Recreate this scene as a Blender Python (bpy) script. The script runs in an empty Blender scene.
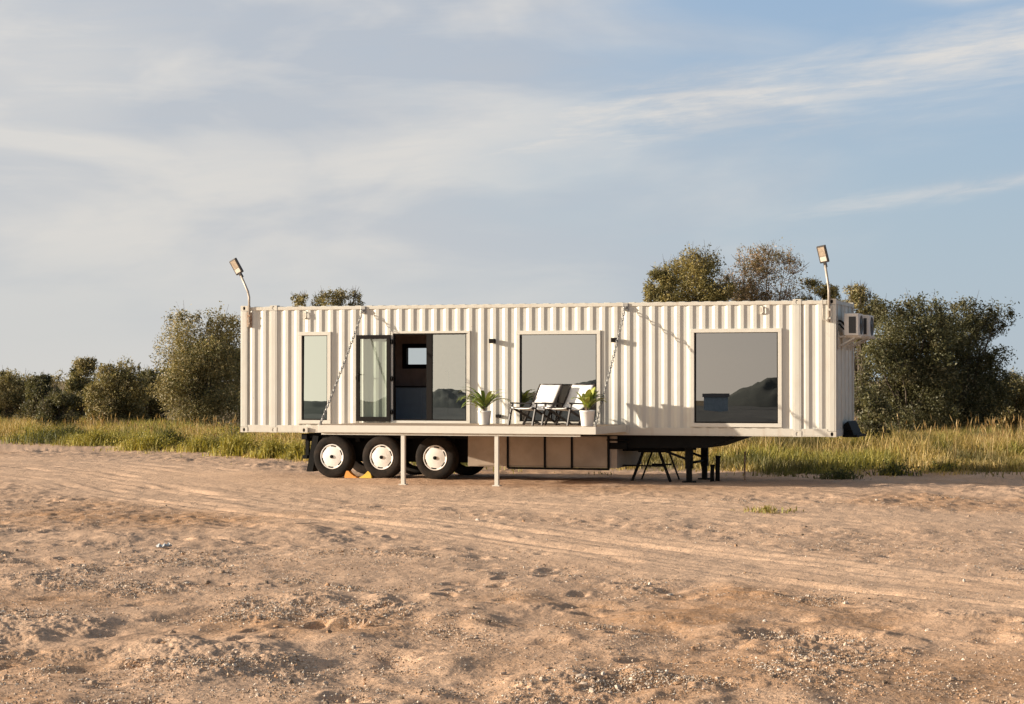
import bpy, bmesh, math, random
import numpy as np
from mathutils import Vector, Matrix

random.seed(7)
RNG = np.random.default_rng(11)
SC = bpy.context.scene
COL = SC.collection
R = math.radians

# ------------------------------------------------------------------ camera
F, HORIZON, CAMZ = 2086.0, 380.8, 2.2
cam_d = bpy.data.cameras.new('camera')
cam = bpy.data.objects.new('camera', cam_d)
COL.objects.link(cam)
cam.location = (0, 0, CAMZ)
cam.rotation_euler = (R(90) + math.atan((HORIZON - 352) / F), 0, 0)
cam_d.sensor_width = 36
cam_d.lens = 36 * F / 1024
cam_d.clip_start, cam_d.clip_end = 0.1, 20000
SC.camera = cam

# ------------------------------------------------------------------ light
SUN_EL, SUN_AZ = 12.5, -92.5          # azimuth measured from +y (view direction) towards +x
SUN_STRENGTH, SKY_STRENGTH, EXPOSURE, GLOW = 4.1, 0.07, 0.99, 0.85
sd = bpy.data.lights.new('sun', 'SUN')
sd.energy, sd.angle, sd.color = SUN_STRENGTH, R(0.7), (1.0, 0.875, 0.71)
sun = bpy.data.objects.new('sun', sd)
COL.objects.link(sun)
_s = Vector((math.sin(R(SUN_AZ)) * math.cos(R(SUN_EL)), math.cos(R(SUN_AZ)) * math.cos(R(SUN_EL)), math.sin(R(SUN_EL))))
sun.rotation_euler = _s.to_track_quat('Z', 'Y').to_euler()
SC.view_settings.view_transform = 'Standard'
SC.view_settings.look = 'None'
SC.view_settings.gamma = 1
SC.view_settings.use_curve_mapping = False
SC.view_settings.exposure = EXPOSURE


class NT:
    """small node-tree helper"""
    def __init__(s, tree):
        s.t = tree
        s.n = tree.nodes

    def add(s, typ, **kw):
        nd = s.n.new(typ)
        for k, v in kw.items():
            setattr(nd, k, v)
        return nd

    def link(s, a, b):
        s.t.links.new(a, b)

    def _in(s, sock, v):
        if hasattr(v, 'is_linked') or isinstance(v, bpy.types.NodeSocket):
            s.link(v, sock)
        else:
            sock.default_value = v

    def m(s, op, a, b=0.0, c=0.0, clamp=False):
        nd = s.add('ShaderNodeMath', operation=op, use_clamp=clamp)
        s._in(nd.inputs[0], a)
        s._in(nd.inputs[1], b)
        if len(nd.inputs) > 2:
            s._in(nd.inputs[2], c)
        return nd.outputs[0]

    def mix(s, f, a, b, blend='MIX'):
        nd = s.add('ShaderNodeMix', data_type='RGBA', blend_type=blend)
        s._in(nd.inputs[0], f)
        s._in(nd.inputs[6], a if not isinstance(a, tuple) or len(a) == 4 else (*a, 1))
        s._in(nd.inputs[7], b if not isinstance(b, tuple) or len(b) == 4 else (*b, 1))
        return nd.outputs[2]

    def noise(s, vec, scale, detail=3, rough=0.55, dist=0.0):
        nd = s.add('ShaderNodeTexNoise')
        if vec is not None:
            s.link(vec, nd.inputs['Vector'])
        nd.inputs['Scale'].default_value = scale
        nd.inputs['Detail'].default_value = detail
        nd.inputs['Roughness'].default_value = rough
        nd.inputs['Distortion'].default_value = dist
        return nd.outputs[0]

    def ramp(s, f, a, b, lo=0.0, hi=1.0):
        nd = s.add('ShaderNodeMapRange', interpolation_type='SMOOTHSTEP')
        s._in(nd.inputs[0], f)
        nd.inputs[1].default_value = a
        nd.inputs[2].default_value = b
        nd.inputs[3].default_value = lo
        nd.inputs[4].default_value = hi
        return nd.outputs[0]

    def gauss(s, x, c, w):
        d = s.m('DIVIDE', s.m('SUBTRACT', x, c), w)
        return s.m('EXPONENT', s.m('MULTIPLY', s.m('MULTIPLY', d, d), -1.0))


# ------------------------------------------------------------------ world: Nishita sky with thin cloud sheets
world = bpy.data.worlds.new('World')
SC.world = world
world.use_nodes = True
W = NT(world.node_tree)
for nd in list(W.n):
    W.n.remove(nd)
sky = W.add('ShaderNodeTexSky', sky_type='NISHITA')
sky.sun_disc = False
sky.sun_elevation = R(SUN_EL)
sky.sun_rotation = R(SUN_AZ)
sky.altitude = 0
sky.air_density, sky.dust_density, sky.ozone_density = 1.0, 2.0, 1.5
tc = W.add('ShaderNodeTexCoord')
sep = W.add('ShaderNodeSeparateXYZ')
W.link(tc.outputs['Generated'], sep.inputs[0])
sx, sy, sz = sep.outputs
az = W.m('DIVIDE', W.m('ARCTAN2', sx, sy), 0.2409)          # -1..1 across the photograph
el = W.m('DIVIDE', W.m('ARCSINE', sz), 0.1805)              # 0 horizon .. 1 top of the photograph
cmb = W.add('ShaderNodeCombineXYZ')
W.link(az, cmb.inputs[0])
W.link(W.m('MULTIPLY', W.m('SUBTRACT', el, W.m('MULTIPLY', az, 0.2)), 3.2), cmb.inputs[1])
cv = cmb.outputs[0]
n2 = W.noise(cv, 2.6, 7, 0.62, 0.6)
cm2 = W.add('ShaderNodeCombineXYZ')
W.link(W.m('ADD', az, 7.3), cm2.inputs[0])
W.link(W.m('MULTIPLY', W.m('SUBTRACT', el, W.m('MULTIPLY', az, 0.13)), 6.0), cm2.inputs[1])
n3 = W.noise(cm2.outputs[0], 2.4, 6, 0.6, 0.3)
n4 = W.noise(cm2.outputs[0], 6.0, 6, 0.65, 0.4)
cm3 = W.add('ShaderNodeCombineXYZ')                          # level coordinates for the soft veil
W.link(W.m('ADD', az, 3.7), cm3.inputs[0])
W.link(W.m('MULTIPLY', el, 2.1), cm3.inputs[1])
n1 = W.noise(cm3.outputs[0], 1.3, 5, 0.52, 0.4)
n5 = W.noise(cm3.outputs[0], 1.9, 5, 0.5, 0.35)
cm4 = W.add('ShaderNodeCombineXYZ')
W.link(W.m('ADD', az, 1.2), cm4.inputs[0])
W.link(W.m('MULTIPLY', el, 7.0), cm4.inputs[1])
n6 = W.noise(cm4.outputs[0], 2.2, 6, 0.6, 0.3)
# the broad veil of cloud on the left
edge = W.m('ADD', W.m('MULTIPLY', az, -1.0), W.m('MULTIPLY', W.m('SUBTRACT', n1, 0.5), 1.5))
veil = W.m('MULTIPLY', W.ramp(edge, -0.7, 0.25), W.ramp(el, 0.1, 0.4, 0.3, 1.0))
# the long streak rising to the right
wob = W.m('MULTIPLY', W.m('SUBTRACT', n2, 0.5), 0.2)
line = W.m('ADD', W.m('ADD', 0.66, W.m('MULTIPLY', az, 0.21)), wob)
below = W.gauss(el, W.m('SUBTRACT', line, 0.04), 0.10)
core = W.gauss(el, line, 0.078)
streak = W.m('MULTIPLY', W.m('MAXIMUM', core, W.m('MULTIPLY', below, 0.7)), W.m('MULTIPLY', W.ramp(n3, 0.3, 0.6, 0.3, 1.0), W.ramp(n4, 0.3, 0.6, 0.75, 1.05)))
streak = W.m('MULTIPLY', streak, W.ramp(az, -0.55, 0.1, 0.05, 1.0))
line2 = W.m('ADD', W.m('ADD', 0.33, W.m('MULTIPLY', az, 0.19)), W.m('MULTIPLY', wob, 0.35))
thin = W.m('MULTIPLY', W.gauss(el, line2, 0.02), W.m('MULTIPLY', W.ramp(az, 0.3, 0.8), W.ramp(n4, 0.3, 0.6, 0.2, 0.55)))
puff = W.m('MULTIPLY', W.gauss(el, W.m('ADD', 1.01, W.m('MULTIPLY', wob, 0.3)), 0.035), W.gauss(az, 0.9, 0.1))
bands = W.m('MULTIPLY', W.ramp(n6, 0.5, 0.75), W.m('MULTIPLY', W.ramp(az, 0.35, -0.3), 0.38))
bright = W.m('MAXIMUM', W.m('MAXIMUM', streak, thin), W.m('MAXIMUM', puff, bands))
mask = W.m('MAXIMUM', veil, bright)
mask = W.m('MULTIPLY', mask, W.ramp(n4, 0.2, 0.62, 0.88, 1.0), clamp=True)
# clear sky: Nishita, whitened towards the horizon
elc = W.m('MAXIMUM', el, 0.0)
clear = W.mix(0.9, sky.outputs[0], W.mix(W.ramp(el, 0.25, 1.1), (2.9, 3.85, 4.75), (2.25, 3.35, 4.85)))
hz = W.m('EXPONENT', W.m('MULTIPLY', elc, -2.6))
clear = W.mix(W.m('MULTIPLY', hz, 0.8), clear, (3.6, 3.95, 4.15))
patchl = W.m('MULTIPLY', W.gauss(az, -0.88, 0.26), W.gauss(el, 0.78, 0.2))
patchd = W.m('MULTIPLY', W.gauss(az, -0.42, 0.34), W.gauss(el, 0.72, 0.13))
lit = W.m('ADD', W.m('ADD', W.ramp(n5, 0.37, 0.64), W.m('MULTIPLY', bright, 0.7)), W.m('SUBTRACT', W.m('MULTIPLY', patchl, 0.7), W.m('MULTIPLY', patchd, 0.9)), clamp=True)
ccol = W.mix(lit, (3.3, 3.65, 4.2), (5.4, 5.2, 4.95))
allc = W.mix(W.m('MULTIPLY', mask, 0.9), clear, ccol)
hz2 = W.m('EXPONENT', W.m('MULTIPLY', elc, -1.5))
allc = W.mix(W.m('MULTIPLY', W.m('MULTIPLY', hz2, 0.85), W.ramp(az, 1.0, -0.7)), allc, (4.9, 4.75, 4.5))
# the sky darkens towards the zenith
zen = W.ramp(W.m('ARCSINE', sz), R(11), R(55), 1.0, 0.3)
allc = W.mix(1.0, allc, zen, 'MULTIPLY')
# the hazy glow round the low sun
sv = W.add('ShaderNodeVectorMath', operation='DOT_PRODUCT')
W.link(tc.outputs['Generated'], sv.inputs[0])
sv.inputs[1].default_value = tuple(_s)
glow = W.m('MULTIPLY', W.m('MULTIPLY', W.ramp(sv.outputs['Value'], 0.25, 1.0), W.ramp(W.m('ARCSINE', sz), R(8), R(40), 1.0, 0.15)), GLOW)
allc = W.mix(1.0, allc, W.ramp(sv.outputs['Value'], -1.0, -0.25, 0.5, 1.0), 'MULTIPLY')          # darker away from the sun
allc = W.mix(1.0, allc, W.mix(glow, (0, 0, 0), (20.0, 15.5, 10.5)), 'ADD')
bg = W.add('ShaderNodeBackground')
bg.inputs[1].default_value = SKY_STRENGTH
W.link(allc, bg.inputs[0])
wo = W.add('ShaderNodeOutputWorld')
W.link(bg.outputs[0], wo.inputs[0])


# ------------------------------------------------------------------ materials
def mat(name, col, rough=0.6, metal=0.0, var=0.0, vscale=6.0, bump=0.0, bscale=40.0, col2=None, spec=0.5):
    m = bpy.data.materials.new(name)
    m.use_nodes = True
    t = NT(m.node_tree)
    b = t.n['Principled BSDF']
    b.inputs['Roughness'].default_value = rough
    b.inputs['Metallic'].default_value = metal
    b.inputs['Specular IOR Level'].default_value = spec
    co = t.add('ShaderNodeTexCoord').outputs['Object']
    if var or col2:
        c2 = col2 or tuple(c * (1 - var) for c in col)
        f = t.ramp(t.noise(co, vscale, 5, 0.6), 0.35, 0.68)
        t.link(t.mix(f, col, c2), b.inputs['Base Color'])
    else:
        b.inputs['Base Color'].default_value = (*col, 1)
    if bump:
        bp = t.add('ShaderNodeBump')
        bp.inputs['Strength'].default_value = bump
        bp.inputs['Distance'].default_value = 0.01
        t.link(t.noise(co, bscale, 3), bp.inputs['Height'])
        t.link(bp.outputs[0], b.inputs['Normal'])
    return m


def paint_mat(name, col, dirt, amount=0.35, rough=0.42):
    """painted steel: faint run-down streaks, blotches and rust specks"""
    m = bpy.data.materials.new(name)
    m.use_nodes = True
    t = NT(m.node_tree)
    b = t.n['Principled BSDF']
    co = t.add('ShaderNodeTexCoord').outputs['Object']
    mp = t.add('ShaderNodeMapping')
    mp.inputs['Scale'].default_value = (9, 9, 0.7)
    t.link(co, mp.inputs[0])
    st = t.ramp(t.noise(mp.outputs[0], 1.0, 5, 0.65), 0.48, 0.8)
    bl = t.ramp(t.noise(co, 1.7, 6, 0.6), 0.45, 0.8)
    f = t.m('MULTIPLY', t.m('ADD', t.m('MULTIPLY', st, 0.6), t.m('MULTIPLY', bl, 0.5)), amount, clamp=True)
    c = t.mix(f, col, dirt)
    sp = t.ramp(t.noise(co, 14.0, 2, 0.5), 0.74, 0.79)
    c = t.mix(t.m('MULTIPLY', sp, 0.4), c, (0.3, 0.17, 0.09))
    t.link(c, b.inputs['Base Color'])
    t.link(t.ramp(t.noise(co, 5.0, 4), 0.3, 0.7, rough - 0.08, rough + 0.15), b.inputs['Roughness'])
    bp = t.add('ShaderNodeBump')
    bp.inputs['Strength'].default_value = 0.4
    bp.inputs['Distance'].default_value = 0.012
    t.link(t.noise(co, 3.2, 3), bp.inputs['Height'])
    t.link(bp.outputs[0], b.inputs['Normal'])
    return m


def glass_mat(name, refl, tint, trans, wave=0.0):
    """coated window glass: part mirror, part see-through"""
    m = bpy.data.materials.new(name)
    m.use_nodes = True
    t = NT(m.node_tree)
    t.n.remove(t.n['Principled BSDF'])
    g = t.add('ShaderNodeBsdfGlossy')
    g.inputs['Color'].default_value = (*refl, 1)
    g.inputs['Roughness'].default_value = 0.0
    if wave:
        bp = t.add('ShaderNodeBump')
        bp.inputs['Strength'].default_value = wave
        bp.inputs['Distance'].default_value = 0.01
        t.link(t.noise(t.add('ShaderNodeTexCoord').outputs['Object'], 1.2, 1), bp.inputs['Height'])
        t.link(bp.outputs[0], g.inputs['Normal'])
    tr = t.add('ShaderNodeBsdfTransparent')
    tr.inputs['Color'].default_value = (*tint, 1)
    mx = t.add('ShaderNodeMixShader')
    mx.inputs[0].default_value = trans
    t.link(g.outputs[0], mx.inputs[1])
    t.link(tr.outputs[0], mx.inputs[2])
    t.link(mx.outputs[0], t.n['Material Output'].inputs[0])
    return m


def leaf_mat(name, rough=0.5, transl=0.3, attr='Col', spec=0.3):
    m = bpy.data.materials.new(name)
    m.use_nodes = True
    t = NT(m.node_tree)
    b = t.n['Principled BSDF']
    a = t.add('ShaderNodeAttribute', attribute_name=attr)
    t.link(a.outputs['Color'], b.inputs['Base Color'])
    b.inputs['Roughness'].default_value = rough
    b.inputs['Specular IOR Level'].default_value = spec
    tl = t.add('ShaderNodeBsdfTranslucent')
    t.link(t.mix(0.6, a.outputs['Color'], (1.0, 0.9, 0.35), 'MULTIPLY'), tl.inputs['Color'])
    mx = t.add('ShaderNodeMixShader')
    mx.inputs[0].default_value = transl
    t.link(b.outputs[0], mx.inputs[1])
    t.link(tl.outputs[0], mx.inputs[2])
    t.link(mx.outputs[0], t.n['Material Output'].inputs[0])
    return m


M = {}
M['white'] = paint_mat('white_paint', (0.57, 0.553, 0.495), (0.46, 0.37, 0.28), 0.45)
M['trim'] = paint_mat('white_trim', (0.615, 0.585, 0.515), (0.55, 0.48, 0.38), 0.22)
M['rail'] = paint_mat('rail_paint', (0.58, 0.55, 0.48), (0.4, 0.29, 0.2), 0.7)
M['black'] = mat('black_frame', (0.011, 0.009, 0.008), 0.55, var=0.2, spec=0.12)
M['hole'] = mat('hole_shade', (0.01, 0.01, 0.01), 0.9)  # near-black colour standing in for the shade inside holes
M['chassis'] = mat('chassis_black', (0.007, 0.0065, 0.006), 0.7, var=0.4, vscale=3, bump=0.2, spec=0.15)
M['tyre'] = mat('tyre_rubber', (0.013, 0.011, 0.0095), 0.85, col2=(0.03, 0.022, 0.017), vscale=5, bump=0.3, bscale=60, spec=0.15)
M['rim'] = mat('white_rim', (0.82, 0.8, 0.76), 0.5, col2=(0.74, 0.7, 0.64), vscale=4)
M['beige'] = mat('beige_panel', (0.41, 0.32, 0.24), 0.6, var=0.25, vscale=1.6, bump=0.1, bscale=8)
M['deckwood'] = mat('deck_boards', (0.42, 0.31, 0.22), 0.7, var=0.3, vscale=5)
M['darkwall'] = mat('dark_interior', (0.42, 0.31, 0.26), 0.7, var=0.2)
M['floorin'] = mat('interior_floor', (0.16, 0.11, 0.075), 0.6, var=0.2)
M['cabinet'] = mat('blue_grey_cabinet', (0.3, 0.36, 0.42), 0.5, var=0.1)
M['steel'] = mat('galvanised_steel', (0.42, 0.41, 0.39), 0.45, 0.7, var=0.3, vscale=20)
M['pole'] = mat('lamp_pole', (0.5, 0.44, 0.37), 0.5, 0.2, var=0.3, vscale=10)
M['rust'] = mat('rusty_plate', (0.4, 0.3, 0.22), 0.8, col2=(0.2, 0.09, 0.04), vscale=15)
M['lampbody'] = mat('lamp_case', (0.06, 0.05, 0.045), 0.5, var=0.2)
M['led'] = mat('led_panel', (0.5, 0.4, 0.3), 0.35, var=0.25, vscale=18)
M['ledlow'] = mat('led_lens', (0.75, 0.7, 0.6), 0.3, var=0.1, vscale=30)
M['acwhite'] = mat('ac_case', (0.7, 0.67, 0.62), 0.5, var=0.1)
M['acgrille'] = mat('ac_grille', (0.03, 0.032, 0.036), 0.5)
M['canvas'] = mat('white_canvas', (0.8, 0.78, 0.75), 0.9, var=0.06, vscale=12, bump=0.3, bscale=150)
M['darkwood'] = mat('dark_wood', (0.03, 0.02, 0.016), 0.5, var=0.3, vscale=15)
M['pot'] = mat('white_pot', (0.8, 0.78, 0.74), 0.5, var=0.08)
M['soil'] = mat('potting_soil', (0.05, 0.035, 0.025), 0.95, bump=0.5)
M['orange'] = mat('orange_chock', (0.75, 0.3, 0.05), 0.6, var=0.25)
M['yellow'] = mat('yellow_chock', (0.8, 0.5, 0.06), 0.6, var=0.2)
M['bark'] = mat('bark', (0.11, 0.085, 0.065), 0.95, var=0.45, vscale=8, bump=0.6, bscale=25)
M['twig'] = mat('twig', (0.2, 0.14, 0.1), 0.9, var=0.4, vscale=6)
M['leaf'] = leaf_mat('tree_leaf', 0.5, 0.3)
M['blade'] = leaf_mat('grass_blade', 0.6, 0.35)
M['plant'] = leaf_mat('house_plant_leaf', 0.35, 0.25, spec=0.5)
M['glass_dark'] = glass_mat('window_glass_grey', (0.33, 0.345, 0.355), (0.8, 0.82, 0.82), 0.12, 0.02)
M['glass_darker'] = glass_mat('window_glass_dark_grey', (0.285, 0.285, 0.285), (0.8, 0.82, 0.82), 0.12, 0.02)
M['glass_green'] = glass_mat('window_glass_pale', (0.385, 0.435, 0.42), (0.85, 0.9, 0.85), 0.06, 0.02)
M['glass_door'] = glass_mat('window_glass_mid', (0.41, 0.435, 0.43), (0.85, 0.9, 0.88), 0.3, 0.02)
M['glass_leaf'] = glass_mat('door_leaf_glass', (0.36, 0.39, 0.38), (0.82, 0.9, 0.85), 0.62)
M['glass_clear'] = glass_mat('clear_glass', (0.5, 0.55, 0.55), (0.9, 0.95, 0.95), 0.88)


# ------------------------------------------------------------------ mesh helpers
class MB:
    def __init__(s):
        s.v, s.f, s.mi, s.sm = [], [], [], []

    def addv(s, vs, fs, mi=0, smooth=False):
        o = len(s.v)
        s.v += [tuple(p) for p in vs]
        for f in fs:
            s.f.append(tuple(i + o for i in f))
            s.mi.append(mi)
            s.sm.append(smooth)
        return s

    def box(s, x0, x1, y0, y1, z0, z1, mi=0, bev=0.0, mtx=None):
        x0, x1 = min(x0, x1), max(x0, x1)
        y0, y1 = min(y0, y1), max(y0, y1)
        z0, z1 = min(z0, z1), max(z0, z1)
        if bev > 0:
            bm = bmesh.new()
            vs = [bm.verts.new((x, y, z)) for x in (x0, x1) for y in (y0, y1) for z in (z0, z1)]
            for q in ((0, 1, 3, 2), (4, 6, 7, 5), (0, 4, 5, 1), (2, 3, 7, 6), (0, 2, 6, 4), (1, 5, 7, 3)):
                bm.faces.new([vs[i] for i in q])
            bmesh.ops.bevel(bm, geom=list(bm.edges), offset=bev, segments=2, affect='EDGES', profile=0.6)
            bm.verts.index_update()
            vv = [v.co.copy() for v in bm.verts]
            ff = [[v.index for v in f.verts] for f in bm.faces]
            bm.free()
        else:
            vv = [Vector((x, y, z)) for x in (x0, x1) for y in (y0, y1) for z in (z0, z1)]
            ff = [(0, 1, 3, 2), (4, 6, 7, 5), (0, 4, 5, 1), (2, 3, 7, 6), (0, 2, 6, 4), (1, 5, 7, 3)]
        if mtx is not None:
            vv = [mtx @ p for p in vv]
        return s.addv(vv, ff, mi)

    def bar(s, a, b, w, h=None, mi=0, up=(0, 0, 1)):
        """square bar between two points"""
        a, b = Vector(a), Vector(b)
        h = h or w
        d = (b - a).normalized()
        u = Vector(up)
        if abs(d.dot(u)) > 0.95:
            u = Vector((0, 1, 0))
        x = d.cross(u).normalized()
        y = x.cross(d).normalized()
        vs = []
        for p in (a, b):
            for i, j in ((-1, -1), (1, -1), (1, 1), (-1, 1)):
                vs.append(p + x * (i * w / 2) + y * (j * h / 2))
        return s.addv(vs, [(0, 3, 2, 1), (4, 5, 6, 7), (0, 1, 5, 4), (1, 2, 6, 5), (2, 3, 7, 6), (3, 0, 4, 7)], mi)

    def tube(s, pts, r, seg=8, mi=0, cap=True):
        pts = [Vector(p) for p in pts]
        rs = r if isinstance(r, (list, tuple)) else [r] * len(pts)
        prev = None
        rings = []
        for i, p in enumerate(pts):
            d = (pts[min(i + 1, len(pts) - 1)] - pts[max(i - 1, 0)])
            if d.length < 1e-9:
                d = Vector((0, 0, 1))
            d.normalize()
            if prev is None:
                u = Vector((0, 0, 1)) if abs(d.z) < 0.9 else Vector((1, 0, 0))
                x = d.cross(u).normalized()
            else:
                x = (prev - d * prev.dot(d)).normalized()
            prev = x
            y = d.cross(x)
            rings.append([p + (x * math.cos(2 * math.pi * k / seg) + y * math.sin(2 * math.pi * k / seg)) * rs[i] for k in range(seg)])
        vs = [v for rg in rings for v in rg]
        fs = []
        for i in range(len(pts) - 1):
            for k in range(seg):
                fs.append((i * seg + k, i * seg + (k + 1) % seg, (i + 1) * seg + (k + 1) % seg, (i + 1) * seg + k))
        if cap:
            fs.append(tuple(range(seg))[::-1])
            fs.append(tuple((len(pts) - 1) * seg + k for k in range(seg)))
        return s.addv(vs, fs, mi, True)

    def lathe(s, prof, seg=32, axis='y', c=(0, 0, 0), mi=0, smooth=True):
        """prof: list of (radius, position along axis)"""
        vs, fs = [], []
        for r, h in prof:
            for k in range(seg):
                a = 2 * math.pi * k / seg
                p = {'y': (r * math.cos(a), h, r * math.sin(a)), 'z': (r * math.cos(a), r * math.sin(a), h), 'x': (h, r * math.cos(a), r * math.sin(a))}[axis]
                vs.append((p[0] + c[0], p[1] + c[1], p[2] + c[2]))
        for i in range(len(prof) - 1):
            for k in range(seg):
                fs.append((i * seg + k, i * seg + (k + 1) % seg, (i + 1) * seg + (k + 1) % seg, (i + 1) * seg + k))
        return s.addv(vs, fs, mi, smooth)

    def build(s, name, mats, parent=None):
        me = bpy.data.meshes.new(name)
        me.from_pydata(s.v, [], s.f)
        for m_ in (mats if isinstance(mats, (list, tuple)) else [mats]):
            me.materials.append(m_)
        me.polygons.foreach_set('material_index', s.mi)
        me.polygons.foreach_set('use_smooth', s.sm)
        bm = bmesh.new()
        bm.from_mesh(me)
        bmesh.ops.recalc_face_normals(bm, faces=bm.faces)
        bm.to_mesh(me)
        bm.free()
        me.update()
        o = bpy.data.objects.new(name, me)
        COL.objects.link(o)
        if parent is not None:
            o.parent = parent
        return o


def np_mesh(name, V, quads=None, tris=None, cols=None, mats=None, smooth=False, parent=None, face_mi=None):
    me = bpy.data.meshes.new(name)
    V = np.asarray(V, np.float32)
    me.vertices.add(len(V))
    me.vertices.foreach_set('co', V.ravel())
    loops, starts, n = [], [], 0
    if quads is not None and len(quads):
        q = np.asarray(quads, np.int32)
        loops.append(q.ravel())
        starts.append(np.arange(len(q), dtype=np.int32) * 4)
        n += len(q) * 4
    if tris is not None and len(tris):
        t = np.asarray(tris, np.int32)
        loops.append(t.ravel())
        starts.append(n + np.arange(len(t), dtype=np.int32) * 3)
    loops, starts = np.concatenate(loops), np.concatenate(starts)
    me.loops.add(len(loops))
    me.loops.foreach_set('vertex_index', loops)
    me.polygons.add(len(starts))
    me.polygons.foreach_set('loop_start', starts)
    if face_mi is not None:
        me.polygons.foreach_set('material_index', np.asarray(face_mi, np.int32))
    me.polygons.foreach_set('use_smooth', np.full(len(starts), smooth))
    me.update(calc_edges=True)
    if cols is not None:
        for an, c in cols.items():
            c = np.asarray(c, np.float32)
            if c.ndim == 1:
                a = me.attributes.new(an, 'FLOAT', 'POINT')
                a.data.foreach_set('value', c)
            else:
                a = me.attributes.new(an, 'FLOAT_COLOR', 'POINT')
                cc = np.ones((len(V), 4), np.float32)
                cc[:, :3] = c
                a.data.foreach_set('color', cc.ravel())
    for m_ in (mats if isinstance(mats, (list, tuple)) else [mats]):
        me.materials.append(m_)
    o = bpy.data.objects.new(name, me)
    COL.objects.link(o)
    if parent is not None:
        o.parent = parent
    return o


def tag(o, label=None, cat=None, group=None, kind=None):
    if label:
        o['label'] = label
    if cat:
        o['category'] = cat
    if group:
        o['group'] = group
    if kind:
        o['kind'] = kind
    return o


def empty(name, loc, rz=0.0):
    o = bpy.data.objects.new(name, None)
    COL.objects.link(o)
    o.location = loc
    o.rotation_euler = (0, 0, rz)
    o.empty_display_size = 0.2
    return o


def copy_tree(o, parent=None):
    c = o.copy()
    COL.objects.link(c)
    c.parent = parent
    for ch in list(o.children):
        copy_tree(ch, c)
    return c


# ------------------------------------------------------------------ the container's frame: x along its length, y into it, z up
TH = 0.31333
OX, OY = -6.2468, 48.0056
CT, ST = math.cos(TH), math.sin(TH)
CL, CH, CW = 13.716, 2.896, 2.5
ZB = CAMZ - 1.17613
ZT = ZB + CH


def world_of(x, y, z=0.0):
    return Vector((OX + x * CT + y * ST, OY - x * ST + y * CT, z))


def lx(u, y=0.0):
    """local x of the picture column u on the plane y"""
    k = (u - 512) / F
    # OX + x CT + y ST = k (OY - x ST + y CT)
    return (k * (OY + y * CT) - OX - y * ST) / (CT + k * ST)


def lz(u, v, y=0.0):
    p = world_of(lx(u, y), y)
    return CAMZ - (v - HORIZON) * p.y / F


def at(u, D, v=None):
    """ground-plan point of picture column u at depth D (and height of row v)"""
    return ((u - 512) / F * D, D) if v is None else ((u - 512) / F * D, D, CAMZ - (v - HORIZON) * D / F)


# ------------------------------------------------------------------ noise in numpy
def _hash(ix, iy, seed):
    h = (ix.astype(np.int64) * 374761393 + iy.astype(np.int64) * 668265263 + seed * 1442695041) & 0xFFFFFFFF
    h = ((h ^ (h >> 13)) * 1274126177) & 0xFFFFFFFF
    h = h ^ (h >> 16)
    return (h & 0xFFFFFF).astype(np.float32) / np.float32(0xFFFFFF)


def vnoise(x, y, seed=0):
    ix, iy = np.floor(x), np.floor(y)
    fx, fy = (x - ix).astype(np.float32), (y - iy).astype(np.float32)
    fx = fx * fx * fx * (fx * (fx * 6 - 15) + 10)
    fy = fy * fy * fy * (fy * (fy * 6 - 15) + 10)
    a, b = _hash(ix, iy, seed), _hash(ix + 1, iy, seed)
    c, d = _hash(ix, iy + 1, seed), _hash(ix + 1, iy + 1, seed)
    return (a + (b - a) * fx) * (1 - fy) + (c + (d - c) * fx) * fy - 0.5


def fbm(x, y, seed=0, oct=3, gain=0.5):
    s, a = 0, 1.0
    for i in range(oct):
        c, s_ = math.cos(0.6 + i), math.sin(0.6 + i)
        s = s + a * vnoise((x * c - y * s_) * 2 ** i, (x * s_ + y * c) * 2 ** i, seed + i)
        a *= gain
    return s


def sstep(a, b, x):
    t = np.clip((x - a) / (b - a), 0, 1)
    return t * t * (3 - 2 * t)


def path_dist(x, y, pts):
    """signed distance to a polyline running left to right"""
    best = np.full(x.shape, 1e9, np.float32)
    sign = np.zeros(x.shape, np.float32)
    for (ax, ay), (bx, by) in zip(pts[:-1], pts[1:]):
        dx, dy = bx - ax, by - ay
        L2 = dx * dx + dy * dy
        t = np.clip(((x - ax) * dx + (y - ay) * dy) / L2, 0, 1)
        px, py = x - (ax + t * dx), y - (ay + t * dy)
        d = np.sqrt(px * px + py * py)
        sg = np.sign(dx * py - dy * px)
        upd = d < best
        best = np.where(upd, d, best)
        sign = np.where(upd, sg, sign)
    return best * sign


def smooth_path(pts, n=24):
    out = []
    P = [pts[0]] + list(pts) + [pts[-1]]
    for i in range(1, len(P) - 2):
        for k in range(n):
            t = k / n
            q = []
            for c in (0, 1):
                a, b, c_, d = P[i - 1][c], P[i][c], P[i + 1][c], P[i + 2][c]
                q.append(0.5 * (2 * b + (c_ - a) * t + (2 * a - 5 * b + 4 * c_ - d) * t * t + (3 * b - a - 3 * c_ + d) * t ** 3))
            out.append(tuple(q))
    out.append(P[-2])
    return out


def gp(u, v):
    D = CAMZ * F / (v - HORIZON)
    return ((u - 512) / F * D, D)


TRACK_A = smooth_path([(-26, 54), gp(0, 474), gp(220, 500), gp(480, 530), gp(760, 568), gp(1024, 600), (9, 15)], 10)
TRACK_B = smooth_path([(-30, 58), gp(0, 462), gp(250, 482), gp(480, 497), gp(760, 515), gp(1024, 522), (24, 30)], 10)


def grass_line(x):
    return np.interp(x, [-60, -30, -19, -12.8, -7.3, -2, 4.7, 12, 20, 60], [95, 84, 77, 67.8, 58.3, 54, 50.9, 49.2, 48, 46]) + 2.2 * fbm(x * 0.16, x * 0 + 3.1, 40, 2) + 1.9 * fbm(x * 0.7, x * 0 + 9.1, 44, 2)


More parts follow.
